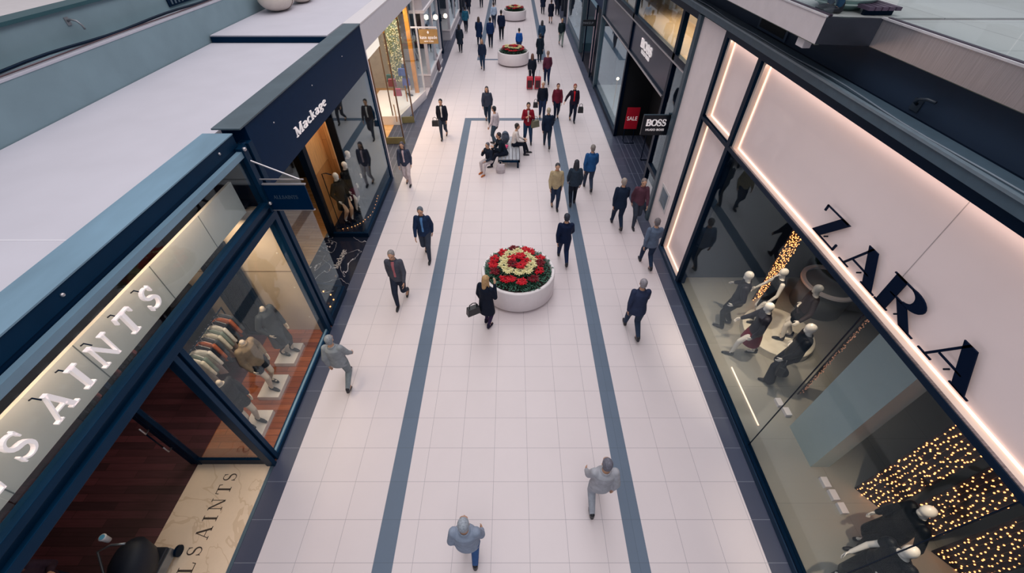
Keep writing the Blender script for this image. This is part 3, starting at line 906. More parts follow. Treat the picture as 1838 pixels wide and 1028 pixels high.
MB().box(-5.5, 29.7, 3.5, -4.58, 34.5, 5.0).build('fascia_box', FASC, t)
for y, lb in ((27.3, 'round white globe lamp on the pale shopfront'), (31.4, 'round white globe lamp beside the dark doorway')):
    zz = 2.85 if y < 30 else 2.15
    t = thing('globe_lamp', lb, 'lamp', (-4.5, y, zz - .2), 'globe lamps on the left')
    MB().ell((-4.33, y, zz), (.13, .13, .13), 18, 12).build('globe', GLOBE, t, True)
    MB().tube([(-4.62, y, zz - .16), (-4.36, y, zz - .16), (-4.33, y, zz - .1)], .018, 8).build('arm', BLACK, t, True)
    MB().box(-4.68, y - .05, zz - .3, -4.6, y + .05, zz + .1).build('mounting_plate', BLACK, t)
t = thing('lamp_post_panel', 'narrow dark pier carrying the second globe lamp', 'pier', (-4.7, 31.4, 0))
MB().box(-4.9, 31.2, .003, -4.66, 31.6, 3.5).build('pier', NAVYD, t)
FAR_L = [(42.0, 50, '#22293a', 'dark panelled'), (50, 60, '#b5aeb0', 'cream'), (60, 80, '#3a4658', 'slate blue')]
for y0, y1, c, nm in FAR_L:
    t = thing('shopfront', '%s shopfront in the far distance on the left' % nm, 'shopfront', (-4.6, y0, 0))
    m = M('farwall' + c, c, .6)
    MB().box(-5.0, y0, 3.2, -4.55, y1, 5.0).box(-5.4, y0, .003, -5.3, y1, 3.2).build('wall', m, t)
    y = y0
    while y < y1 - .2:
        MB().box(-4.8, y, .003, -4.55, y + .3, 3.2).build('pier', m, t)
        y += 2.4
    MB().box(-4.75, y0 + .3, .4, -4.74, y1, 3.2).build('pane', GLASSC, t)
# sandwich board near the kerb
t = thing('leaning_sign', 'maroon board sign leaning by the pale left shopfront', 'sign', (-4.5, 27.6, 0))
MB().add([(-4.42, 27.2, .01), (-4.42, 28.0, .01), (-4.62, 28.0, 1.0), (-4.62, 27.2, 1.0), (-4.46, 27.2, .0), (-4.46, 28.0, .0), (-4.66, 28.0, 1.0), (-4.66, 27.2, 1.0)],
         [(0, 1, 2, 3), (7, 6, 5, 4), (0, 4, 5, 1), (1, 5, 6, 2), (2, 6, 7, 3), (3, 7, 4, 0)]).build('board', M('maroon_board', '#4a2838', .5), t)
MB().box(-4.5, 27.15, .003, -4.36, 28.05, .05).build('foot', WHITE, t)

# ================================================================== ZARA (right front)
struct('floor_shop_zara', MB().box(4.66, -1.5, -.12, 9.5, 10.0, .12), ZFLOOR)
struct('baseboard_right', MB().box(4.56, -1.5, .0, 4.72, 10.08, .13), M('navy_plinth', '#14304a', .35))
struct('wall_shop_zara_back', MB().box(9.4, -1.5, .12, 9.5, 10.0, 4.3), ZBACK)
struct('wall_shop_zara_end', MB().box(4.9, 8.55, .12, 9.4, 8.7, 4.3), ZBACK)
struct('ceiling_shop_zara', MB().box(4.85, -1.5, 4.12, 9.5, 10.0, 4.2), M('dark_ceiling', '#141d28', .7))
struct('wall_shop_zara_top', MB().box(4.86, -1.5, 4.2, 5.0, 10.0, 6.0), BLACK)
t = thing('shopfront', 'black metal frame around the large glazed right shopfront', 'shop frame', (4.6, 4.5, 0))
fm = M('dark_navy_frame', '#041528', .4, var=.06, spec=.25)
MB().box(4.58, -1.5, 5.76, 4.86, 10.10, 5.90).build('top_rail', fm, t)
MB().box(4.58, 9.96, .13, 4.80, 10.10, 5.76).build('end_post', fm, t)
MB().box(4.58, 8.30, .13, 4.80, 8.44, 5.76).build('mullion', fm, t)
MB().box(4.58, -1.5, 4.03, 4.80, 8.30, 4.10).build('transom', fm, t)
MB().box(4.58, 8.44, 4.03, 4.80, 9.96, 4.10).build('transom', fm, t)
MB().box(4.58, -1.5, .13, 4.70, 8.30, .17).build('sill', fm, t)
t = structroot('window_6', (4.65, 4, .17), 'large glazed display window of the right shop')
for a, b in ((-1.5, 1.335), (1.345, 3.645), (3.655, 8.30)):
    MB().box(4.64, a, .17, 4.65, b, 4.03).build('pane', GLASSZ, t)
b_ = MB()
for y in (1.34, 3.65): b_.box(4.636, y - .006, .17, 4.654, y + .006, 4.03)
b_.build('silicone_joint', BLACK, t)
PANEL = M('backlit_panel', '#e2d6d9', .28, var=.02, scale=1.0, coat=.3, emit=.12, ehex='#ffd2c0')
def lit_panel(name, y0, y1, z0, z1, label, bott=True):
    t = thing(name, label, 'lit panel', (4.75, (y0 + y1) / 2, z0))
    MB().box(4.76, y0, z0, 4.80, y1, z1).build('panel', PANEL, t)
    MB().box(4.64, y1 - .085, z0 + .02, 4.76, y1 - .005, z1).build('reveal', M('cream_reveal', '#e8d5c8', .5, var=.02), t)
    MB().box(4.735, y1 - .105, z0 + .03, 4.755, y1 - .088, z1).build('led_strip', LED, t)
    if bott:
        MB().box(4.64, y0, z0 + .005, 4.76, y1 - .085, z0 + .02).build('reveal', M('cream_reveal'), t)
        MB().box(4.735, y0, z0 + .022, 4.755, y1 - .10, z0 + .042).build('led_strip', LED, t)
    return t
tz = lit_panel('light_box', -1.5, 8.30, 4.085, 5.76, 'long pale illuminated panel above the right display window carrying the big letters')
MB().box(4.757, 3.68, 4.13, 4.7595, 3.69, 5.76).build('joint', M('faint_joint', '#b4a8aa', .5), tz)
MB().box(4.60, -1.5, 4.10, 4.638, 8.30, 4.112).build('brushed_ledge', M('brushed_ledge', '#9b8f90', .3, .6, var=.3, scale=4, stretch=(1, 30, 1)), tz)
lit_panel('light_box', 8.44, 9.96, 4.12, 5.76, 'upper narrow illuminated panel beside the stone pier')
lit_panel('light_box', 8.44, 9.96, .15, 4.03, 'lower tall illuminated panel beside the stone pier')
for y0, y1, z in ((-1.4, 8.2, 5.72), (8.5, 9.9, 5.72)):
    area('panel_light', (4.66, (y0 + y1) / 2, z), (0, math.radians(-14), 0), .05, y1 - y0, 1.5 * (y1 - y0), (1, .74, .60))
area('panel_light', (4.68, 9.92, 5), (math.radians(90), 0, 0), .05, 1.4, 3, (1, .78, .6))
t = thing('shop_sign', 'tall navy serif letters reading across the long illuminated right panel', 'sign', (4.6, 3.7, 4.28))
for ch, ya, yb in (('Z', 5.14, 4.57), ('A', 4.44, 3.68), ('R', 3.66, 2.98), ('A', 2.88, 2.18)):
    ps, adv = glyph(ch, .20 if ch != 'Z' else .19, .04, .035)
    xs = [a for p in ps for a, b in p]
    x0, x1 = min(xs), max(xs)
    mb = MB()
    for p in ps:
        mb.prism(p, (lambda ya, yb, x0, x1: lambda u, v, n: (4.72 - n, (ya - (u - x0) / (x1 - x0) * (ya - yb)) * 1.026, 4.19 + v * .45))(ya, yb, x0, x1), .018)
    mb.build('letter', LETN, t)
    yc = (ya + yb) / 2
    MB().tube([(4.70, yc * 1.026, 4.25), (4.77, yc * 1.026, 4.25)], .012, 6).build('standoff', BLACK, t)

struct('wall_shop_zara_column', MB().box(5.67, 3.24, .12, 6.02, 4.06, 4.1), M('pale_teal_column', '#a3b1b2', .5, var=.02))
# light curtains
def curtain(label, a, b, z0, z1, n, dens, loc_group='curtains of fairy lights in the right display', bright=FAIRY, r=.0125):
    a, b = Vector(a), Vector(b)
    t = thing('light_curtain', label, 'string lights', (a.x, a.y, z0), loc_group)
    MB().bar(a, b, .02, z1 - z0, z0).build('backing', M('dark_gauze', '#201c28', .7), t)
    d = (b - a)
    nrm = Vector((-d.y, d.x)).normalized()
    mid = (a + b) / 2
    if nrm.dot(Vector((0, 0)) - mid) < 0: nrm = -nrm
    for i in range(n):
        p = a + d * ((i + .5) / n) + nrm * .02
        mb = MB()
        mb.tube([(p.x, p.y, z0), (p.x, p.y, z1)], .002, 4)
        mb.build('wire', M('thin_wire', '#8c7350', .4), t)
        mb = MB()
        k = int((z1 - z0) * dens * 1.5)
        for q in range(k):
            z = z0 + (q + random.random()) / k * (z1 - z0)
            mb.ell((p.x + random.uniform(-.03, .03) * d.normalized().x, p.y + random.uniform(-.03, .03) * d.normalized().y, z), (r, r, r), 6, 4)
        o = mb.build('light_string', bright, t)
    return t
curtain('dense curtain of warm fairy lights standing behind the group of mannequins', (6.42, 7.66), (7.02, 7.98), .12, 3.6, 8, 13)
curtain('curtain of warm fairy lights farthest from the glass joint in the near display', (6.28, 2.86), (6.56, 2.46), .12, 3.8, 6, 11)
curtain('middle curtain of warm fairy lights in the near display', (6.62, 2.36), (6.92, 1.98), .12, 3.8, 6, 9)
curtain('curtain of warm fairy lights behind the near mannequin heads', (6.95, 1.86), (7.28, 1.44), .12, 3.8, 6, 8)
curtain('narrow dim curtain of fairy lights just past the glass joint', (6.20, 4.80), (6.50, 4.98), .12, 3.9, 2, 18, bright=M('dim_bulb', '#c08a70', .5, emit=.7, ehex='#d09070'), r=.011)
# low lit wire on the display floor
t = thing('floor_light_strip', 'thin warm light strip lying on the display floor in front of the mannequins', 'light strip', (5.04, 4.8, .12))
MB().box(5.03, 4.08, .12, 5.05, 5.50, .14).build('strip', LED, t)
# round white plinth
o = MB().lathe([(0, .12), (.80, .12), (.80, .32), (.78, .335), (0, .335)], (6.45, 6.42, 0), 56).build('round_plinth', M('plinth_cream', '#ddd3c4', .45))
tag(o, 'low round cream plinth under the standing mannequins', 'plinth')
t = thing('round_counter', 'white ring-topped round counter behind the mannequins near the back wall', 'counter', (8.0, 7.3, .12))
MB().lathe([(0, .12), (.60, .12), (.60, .88), (0, .88)], (8.0, 7.5, 0), 48).build('drum', M('drum_grey', '#70757a', .5), t, True)
MB().lathe([(.56, .88), (.66, .88), (.66, .94), (.56, .94), (.56, .88)], (8.0, 7.5, 0), 48).build('ring_top', WHITE, t)
# tiny display blocks
for i, (x, y, lb) in enumerate(((5.68, 4.58, 'small white display block beside the glass joint, farther one'), (5.74, 4.36, 'small white display block beside the glass joint, nearer one'),
                                (5.76, 2.94, 'farthest of three small white display blocks on the near display floor'), (5.79, 2.72, 'middle of three small white display blocks on the near display floor'), (5.82, 2.50, 'nearest of three small white display blocks on the near display floor'))):
    o = MB().box(x - .06, y - .09, .12, x + .06, y + .09, .20).build('display_block', WHITEP, bevel=.004)
    tag(o, lb, 'block', 'small display blocks')

# ================================================================== STONE PIER + BOSS (right)
struct('wall_right_pier', MB().box(4.60, 10.10, 0, 5.2, 11.52, 5.84), STONE, 'pale stone pier between the two right shops')
t = thing('wall_directory', 'dark framed notice panel low on the pale stone pier', 'notice', (4.59, 10.85, .95))
MB().box(4.585, 10.42, .98, 4.60, 11.16, 1.62).build('frame', M('pale_frame', '#c9c4c6', .4), t)
MB().box(4.578, 10.52, 1.06, 4.586, 11.06, 1.54).build('screen', M('dim_screen', '#4a6070', .3, var=.35, scale=8), t)
t = thing('shopfront', 'steel-blue and black framed shopfront with a deep dark doorway', 'shop frame', (4.6, 18, 0))
sb = STEELP
MB().box(4.52, 11.52, .0, 4.72, 11.72, 5.86).build('end_post', sb, t)
def hb(y0, y1, z0, z1, x0=4.58, x1=4.72, m=BLACK, nm='rail'): MB().box(x0, y0, z0, x1, y1, z1).build(nm, m, t)
hb(11.72, 26, 5.72, 5.86, nm='top_rail')
hb(11.72, 26, 4.52, 4.70)
hb(11.72, 26, 4.50, 4.53, 4.55, 4.60, STEEL, 'bright_bead')
hb(13.05, 24.4, 3.42, 3.52)
hb(13.05, 24.4, 3.47, 3.50, 4.54, 4.60, STEEL, 'bright_bead')
for y in (12.84, 18.1):
    hb(y, y + .18, 0.0, 5.72, nm='post')
hb(24.3, 24.6, 0, 5.72, 4.54, m=sb, nm='post')
hb(24.62, 26.0, 0.005, .15, nm='sill')
hb(11.72, 12.84, .005, .2, nm='sill')
hb(18.28, 24.3, .005, .2, nm='sill')
hb(11.72, 12.84, 1.28, 1.42, nm='rail')
MB().box(4.64, 13.02, 3.52, 4.70, 18.10, 4.50).build('sign_panel', M('navy_gloss', '#15233a', .25), t)
MB().box(4.64, 18.28, 3.52, 4.70, 24.3, 4.50).build('upper_panel', M('navy_gloss'), t)
t = structroot('window_7', (4.65, 20, 0), 'glazing of the steel-blue framed right shop')
MB().box(4.645, 18.28, .2, 4.655, 24.3, 3.42).build('pane', GLASSZ, t)
MB().box(4.645, 11.72, .2, 4.655, 12.84, 4.50).build('pane', GLASS, t)
MB().box(4.645, 11.72, 4.70, 4.655, 12.84, 5.72).build('pane', GLASS, t)
MB().box(4.645, 13.02, 4.70, 4.655, 18.10, 5.72).build('pane', GLASS, t)
MB().box(4.645, 18.28, 4.70, 4.655, 24.3, 5.72).build('pane', GLASS, t)
MB().box(4.655, 12.1, .2, 4.67, 12.7, .9).build('window_poster', WHITEP, t)
t = thing('shop_sign', 'white serif name lettering on the glossy navy panel above the dark doorway', 'sign', (4.62, 15.8, 3.8))
bw = word_w('BOSS')
word('BOSS', lambda u, v, n: (4.64 - n, 16.62 - u * (1.5 / bw), 3.98 + v * .27), .03, 'letter', LETW, t, tk=.26, tn=.11, sf=.09)
flat_text('HUGO BOSS', .16, lambda u, v, n: (4.64 - n, 15.87 - u, 3.82 + v), .02, 'small_lettering', LETW, t, .015, 1.25)
t = thing('blade_sign', 'black hanging sign with bold white serif letters beside the stone pier', 'hanging sign', (4.2, 11.9, 2.75))
pn = MB().box(3.80, 11.88, 2.78, 4.58, 11.96, 3.36).build('panel', M('black_sign', '#0b111c', .35), t, bevel=.008)
MB().box(4.50, 11.90, 3.36, 4.60, 11.94, 3.42).box(3.80, 11.90, 3.36, 4.6, 11.94, 3.375).build('bracket', sb, t)
word('BOSS', lambda u, v, n: (3.90 + u * (.58 / bw), 11.88 - n, 3.06 + v * .19), .01, 'letter', LETW, pn, tk=.26, tn=.11, sf=.09)
flat_text('HUGO BOSS', .085, lambda u, v, n: (4.19 + u, 11.88 - n, 2.92 + v), .01, 'small_lettering', LETW, pn, .012, 1.15)
# dark doorway recess
struct('floor_shop_boss', MB().box(4.60, 11.6, -.12, 5.9, 18.4, .0), SLATS)
struct('floor_shop_boss_inner', MB().box(5.9, 11.6, -.12, 9, 26, .0), M('dark_floor', '#2c2a35', .4))
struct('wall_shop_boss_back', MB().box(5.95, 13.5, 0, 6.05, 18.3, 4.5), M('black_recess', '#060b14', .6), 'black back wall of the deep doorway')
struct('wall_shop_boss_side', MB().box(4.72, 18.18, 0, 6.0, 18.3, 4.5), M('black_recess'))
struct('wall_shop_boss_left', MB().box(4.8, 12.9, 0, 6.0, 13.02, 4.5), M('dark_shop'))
struct('floor_shop_boss_window', MB().box(4.7, 18.3, -.1, 6.6, 24.4, .18), M('pale_display', '#a7a6a2', .4))
struct('wall_shop_boss_window', MB().box(6.6, 18.3, .18, 6.7, 24.4, 4.5), M('pale_grey_wall', '#8f9492', .6))
struct('ceiling_shop_boss', MB().box(4.72, 11.6, 4.53, 9, 26, 4.68), M('pale_cream_floor', '#c8ab84', .5))
struct('wall_shop_boss_upper', MB().box(6.3, 11.6, 4.68, 6.4, 26, 5.8), M('cream_upper', '#c9b596', .6, var=.25, scale=2))
struct('ceiling_shop_boss_top', MB().box(4.72, 10.1, 5.8, 9, 26, 5.86), DARKINT)
struct('wall_shop_boss_pane', MB().box(5.0, 12.3, .0, 6.0, 12.36, 4.5), M('dim_cream'))
t = thing('sale_sign', 'red poster with white lettering on a stand in the dark doorway', 'poster sign', (4.1, 13.9, 0))
sx0, sx1, sy = 4.86, 5.40, 17.6
pn = MB().box(sx0, sy, .55, sx1, sy + .03, 1.45).build('poster', M('sale_red', '#c8102e', .5, var=.02), t)
flat_text('SALE', .235, lambda u, v, n: (5.13 + u, sy - n, .92 + v), .006, 'lettering', LETW, pn, .004, .9)
MB().tube([(4.92, sy + .05, .01), (4.92, sy + .05, 1.2)], .018, 8).tube([(5.34, sy + .05, .01), (5.34, sy + .05, 1.2)], .018, 8).tube([(4.92, sy + .05, .02), (4.92, sy - .25, .02), (5.34, sy - .25, .02), (5.34, sy + .05, .02)], .018, 8).build('stand', BLACK, t)
t = thing('poster_stand', 'thin black empty floor stand right of the red poster', 'stand', (5.5, 15.8, 0))
MB().tube([(5.30, 15.8, .02), (5.30, 15.8, 1.1), (5.72, 15.8, 1.1), (5.72, 15.8, .02), (5.30, 15.8, .02)], .02, 8).build('frame', BLACK, t)
t = thing('display_lamp', 'small bright warm lamp glowing in the window left of the dark doorway', 'lamp', (5.0, 20.8, 1.3))
MB().ell((5.0, 20.8, 1.6), (.06, .06, .06), 12, 8).build('bulb', M('hot_bulb', '#ffe6c0', .4, emit=20, ehex='#ffd8a8'), t, True)
MB().tube([(5.0, 20.8, .18), (5.0, 20.8, 1.55)], .015, 8).build('stem', GOLD, t)

# far right shops
t = thing('shopfront', 'black framed shopfront with striped poster beyond the steel-blue post', 'shopfront', (4.6, 28, 0))
MB().box(5.6, 24.6, 0, 5.7, 31.5, 5.8).build('back_wall', M('dark_shop'), t)
MB().box(4.62, 24.6, 3.6, 5.6, 31.5, 5.8).build('fascia_box', FASC, t)
MB().box(4.56, 31.4, 0, 4.8, 31.8, 5.8).build('post', sb, t)
MB().box(4.56, 26.2, 0.0, 4.64, 26.35, 3.6).build('post', BLACK, t)
MB().box(4.56, 29.4, 0.0, 4.64, 29.55, 3.6).build('post', BLACK, t)
MB().box(4.70, 26.4, .2, 4.72, 27.4, 3.2).build('striped_poster', M('mauve_poster', '#a08a96', .5, var=.4, scale=5), t)
MB().box(4.61, 24.6, .001, 5.6, 31.4, .012).build('dark_mat', M('dark_floor', '#1c2030', .6), t)  # thin dark sheet laid over the slate to darken the open entrance
t = thing('blade_sign', 'small black hanging sign on the black framed right shop', 'hanging sign', (4.1, 26, 2.7))
MB().box(3.85, 25.98, 2.68, 4.56, 26.02, 2.98).build('panel', M('black_sign'), t)
flat_text('MAKEUP', .15, lambda u, v, n: (4.15 + u, 25.98 - n, 2.78 + v), .006, 'lettering', M('dull_letter', '#7d8490', .5), t)
t = thing('shopfront', 'glass cornered shopfront with a dressed figure, far along the right', 'shopfront', (4.6, 36, 0))
MB().box(4.6, 31.8, 0, 7.2, 40, .5).build('plinth', M('teal_plinth', '#3c5c6c', .3), t)
MB().box(4.62, 31.8, 3.6, 7.2, 40, 5.8).build('fascia_box', M('grey_shop', '#7d858a', .5), t)
MB().box(7.0, 31.8, .5, 7.2, 40, 3.6).build('back_wall', M('dim_cream'), t)
MB().box(4.6, 31.8, .5, 4.61, 40, 3.6).build('pane', GLASSC, t)
MB().box(4.56, 39.8, 0, 4.8, 40.2, 5.8).build('post', WHITEP, t)
for y0, y1, c, nm in ((40.2, 50, '#101a2c', 'black'), (50, 62, '#9c9294', 'taupe'), (62, 80, '#202a3a', 'charcoal')):
    t = thing('shopfront', '%s shopfront in the far distance on the right' % nm, 'shopfront', (4.6, y0, 0))
    m = M('farwall' + c, c, .6)
    MB().box(4.55, y0, 3.2, 5.0, y1, 5.8).box(5.3, y0, 0, 5.4, y1, 3.2).build('wall', m, t)
    y = y0
    while y < y1 - .2:
        MB().box(4.55, y, 0, 4.8, y + .3, 3.2).build('pier', m, t)
        y += 2.4
    MB().box(4.74, y0 + .3, .3, 4.75, y1, 3.2).build('pane', GLASSC, t)
struct('floor_far_right', MB().box(4.6, 26, -.12, 8, 80, -.001), SLATE)
struct('wall_shop_zara_near', MB().box(4.86, -1.62, .12, 9.5, -1.5, 4.3), ZBACK)
struct('wall_shop_left_near', MB().box(-14, -1.62, 0, -4.7, -1.5, 3.7), DARKINT)
struct('wall_end', MB().box(-14, 80, 0, 14, 80.3, 9), UPW)

# ---------------- upper right: gutter, dark wall, balcony
struct('trim_14', MB().box(4.50, -1.5, 5.90, 4.86, 80, 6.02), GUT)
struct('trim_15', MB().box(4.48, -1.5, 6.02, 4.54, 80, 6.05), M('gutter_lip', '#7c8c98', .4, .3))
struct('wall_right_upper', MB().box(4.95, -1.5, 5.9, 5.2, 80, 6.5), DWALL, 'dark blue wall band under the upper floor on the right')
o = MB().tube([(4.60 + .03 * math.sin(y * 1.2), y, 6.045 + .01 * math.sin(2.3 * y)) for y in [i * .4 for i in range(36)]], .011, 6).build('cable', M('grey_cable', '#6d7884', .5), smooth=True)
tag(o, 'loose grey cable running along the gutter above the right shops', 'cable')
t = thing('wall_grille', 'black rectangular grille in the dark wall above the stone pier', 'grille', (4.94, 9.0, 5.98))
MB().box(4.92, 8.40, 6.02, 4.95, 9.55, 6.40).build('frame', M('grille_frame', '#33445a', .4), t)
MB().box(4.915, 8.48, 6.06, 4.925, 9.47, 6.36).build('mesh', M('grille_black', '#04070d', .7), t)
t = thing('wall_hook', 'dark hooked bracket on the dark wall under the right balcony', 'hook', (4.93, 4.9, 6.1))
MB().tube([(4.95, 5.15, 6.12), (4.88, 5.13, 6.16), (4.84, 5.05, 6.22), (4.84, 4.95, 6.25), (4.86, 4.85, 6.25)], .018, 8).build('hook', M('dark_metal', '#2a3340', .4), t, True)
MB().box(4.935, 5.08, 6.05, 4.95, 5.22, 6.18).build('mounting_plate', M('dark_metal'), t)
t = thing('ceiling_speaker', 'small dark rounded fitting on the wall above the far right shops', 'speaker', (4.9, 11.9, 6.2))
MB().ell((4.88, 12.3, 6.22), (.1, .16, .1), 16, 10).build('housing', BLACK, t, True)
MB().tube([(4.86, 13.2, 6.12), (4.80, 13.2, 6.24), (4.9, 13.2, 6.3)], .025, 8).build('bracket', BLACK, t, True)
# slab of the upper floor, with steel edge; wide part beyond y = 6.3
struct('floor_upper_right', MB().box(4.85, -1.5, 6.5, 12, 6.22, 6.78).box(4.17, 6.34, 6.5, 12, 80, 6.78), M('upper_tile', '#c4bfc2', .4, var=.03))
struct('floor_upper_right_tiles', MB().box(4.85, -1.5, 6.78, 12, 6.22, 6.795).box(4.17, 6.34, 6.78, 12, 80, 6.795), tile_mat('upper_floor_tile', '#b9bcbc', '#7a7c80', 1.3, 1.3, 5.7, .9, .01, .35, .03))
t = thing('balcony_edge', 'brushed steel edging along the upper right floor with its stepped corner', 'balcony edge', (4.8, 6, 6.5))
MB().box(4.79, -1.5, 6.50, 4.85, 6.22, 6.82).build('near_face', STEEL, t)
MB().add([(4.11, 6.30, 6.5), (4.80, 6.20, 6.5), (4.80, 6.20, 6.81), (4.11, 6.30, 6.81), (4.17, 6.36, 6.5), (4.86, 6.26, 6.5), (4.86, 6.26, 6.81), (4.17, 6.36, 6.81)],
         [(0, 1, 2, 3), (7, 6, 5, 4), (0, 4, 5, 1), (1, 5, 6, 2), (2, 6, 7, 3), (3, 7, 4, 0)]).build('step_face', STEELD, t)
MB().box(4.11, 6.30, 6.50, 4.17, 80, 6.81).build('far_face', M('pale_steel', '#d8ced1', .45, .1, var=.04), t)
MB().box(4.775, -1.5, 6.81, 4.80, 6.22, 6.83).box(4.10, 6.30, 6.81, 4.125, 80, 6.83).build('bright_lip', M('bright_lip', '#e0dce0', .3, .3), t)
MB().box(4.80, -1.5, 6.49, 4.86, 6.22, 6.505).box(4.115, 6.3, 6.49, 4.17, 80, 6.505).build('lower_lip', M('olive_lip', '#6f7a70', .4, .3), t)
t = structroot('window_8', (4.85, 3, 6.8), 'glass balustrade of the upper right floor')
for a, b in ((-1.5, 1.8), (1.82, 4.48), (4.50, 6.20)):
    MB().box(4.86, a, 6.80, 4.872, b, 7.9).build('pane', GLASSC, t)
for a, b in ((6.36, 9.0), (9.02, 12.0)):
    MB().box(4.19, a, 6.80, 4.202, b, 7.9).build('pane', GLASSC, t)
MB().box(4.84, -1.5, 6.795, 4.89, 6.2, 6.83).box(4.18, 6.36, 6.795, 4.22, 12, 6.83).build('glass_channel', M('mauve_dark', '#3c3040', .4), t)
o = MB().box(4.16, 6.62, 6.37, 4.28, 6.82, 6.49).build('junction_box', WHITEP, bevel=.01)
tag(o, 'small pale box fixed under the corner of the steel balcony edge', 'box')
t = thing('woven_bowl_planter', 'pale green ribbed round bowl behind the upper glass at the top right', 'bowl', (4.7, 7.2, 6.8))
MB().lathe([(0, 0), (.25, 0), (.40, .12), (.47, .28), (.48, .36), (.44, .36), (.40, .22), (0, .12)], (4.72, 7.05, 6.796), 40).build('bowl', M('pale_green', '#8fb0ac', .5), t, True)
for k in range(5):
    zz = .08 + k * .06
    rr = .37 + .1 * math.sin(k / 4 * 1.4)
    MB().lathe([(rr, zz - .012), (rr + .02, zz), (rr, zz + .012)], (4.72, 7.05, 6.796), 40).build('rib', M('rib_green', '#c8dad4', .5), t, True)
t = thing('slatted_bench', 'low purple slatted bench end behind the upper glass', 'bench', (4.9, 6.6, 6.8))
for k in range(5):
    MB().box(4.70 + .09 * k, 6.42, 6.86, 4.77 + .09 * k, 7.6, 6.9).build('slat', M('purple_slat', '#5b4a60', .5), t)
MB().box(4.72, 6.5, 6.796, 5.1, 6.56, 6.86).box(4.72, 7.4, 6.796, 5.1, 7.46, 6.86).build('support', BLACK, t)

# ================================================================== PLANTERS
LEAF = M('poinsettia_leaf', '#1e4a38', .5, var=.35, scale=25)
RED = M('red_bract', '#cf132c', .5, var=.25, scale=20)
CREAM = M('cream_bract', '#e6dfae', .5, var=.08, scale=20)
MAROON = M('dark_red_bract', '#7c1024', .5, var=.25, scale=20)
BUSH = M('dark_green_leaf', '#3f6f5c', .5, var=.45, scale=30)
def leafpoly(mb, c, ang, ln, wd, tilt):
    c = Vector(c)
    d = Vector((math.cos(ang) * math.cos(tilt), math.sin(ang) * math.cos(tilt), math.sin(tilt)))
    s_ = Vector((-math.sin(ang), math.cos(ang), 0))
    up = d.cross(s_) * -1
    pts = [c, c + d * ln * .45 + s_ * wd / 2 - up * .004, c + d * ln, c + d * ln * .45 - s_ * wd / 2 - up * .004, c + d * ln * .45 + up * .008]
    th_ = Vector((0, 0, -.002))
    vs = pts + [p + th_ for p in pts]
    mb.add(vs, [(0, 1, 4), (1, 2, 4), (2, 3, 4), (3, 0, 4), (5, 9, 6), (6, 9, 7), (7, 9, 8), (8, 9, 5), (0, 5, 6, 1), (1, 6, 7, 2), (2, 7, 8, 3), (3, 8, 5, 0)])
def poinsettia_proto(mat, label):
    t = thing('poinsettia', label, 'plant', (0, 0, 0))
    br, gr = MB(), MB()
    rnd = random.Random(hash(mat.name) % 99 if False else len(mat.name))
    for h in range(5):
        a = 2 * PI * h / 5
        r = .085 if h < 5 else 0
        cx, cy, cz = r * math.cos(a), r * math.sin(a), .27 + rnd.uniform(-.02, .02)
        for k in range(7):
            leafpoly(br, (cx, cy, cz), a + k * 2 * PI / 7 + rnd.uniform(-.2, .2), rnd.uniform(.075, .11), .05, rnd.uniform(-.1, .45))
        for k in range(5):
            leafpoly(br, (cx, cy, cz + .012), a + k * 2 * PI / 5 + .4, rnd.uniform(.04, .06), .03, rnd.uniform(.3, .8))
    for k in range(16):
        a = k * 2.4
        leafpoly(gr, (.04 * math.cos(a), .04 * math.sin(a), .17 + .004 * k), a, rnd.uniform(.12, .17), .07, rnd.uniform(-.4, .1))
    gr.tube([(0, 0, 0), (0, 0, .27)], .012, 6)
    br.build('bracts', mat, t)
    gr.build('leaves', LEAF, t)
    return t
protos = {}
def poin(mat, loc, label, group):
    if mat.name not in protos:
        p = poinsettia_proto(mat, label)
        protos[mat.name] = p
        p.location = loc
        p['group'] = group
        return p
    return dup(protos[mat.name], loc, random.uniform(0, 6), label, group)
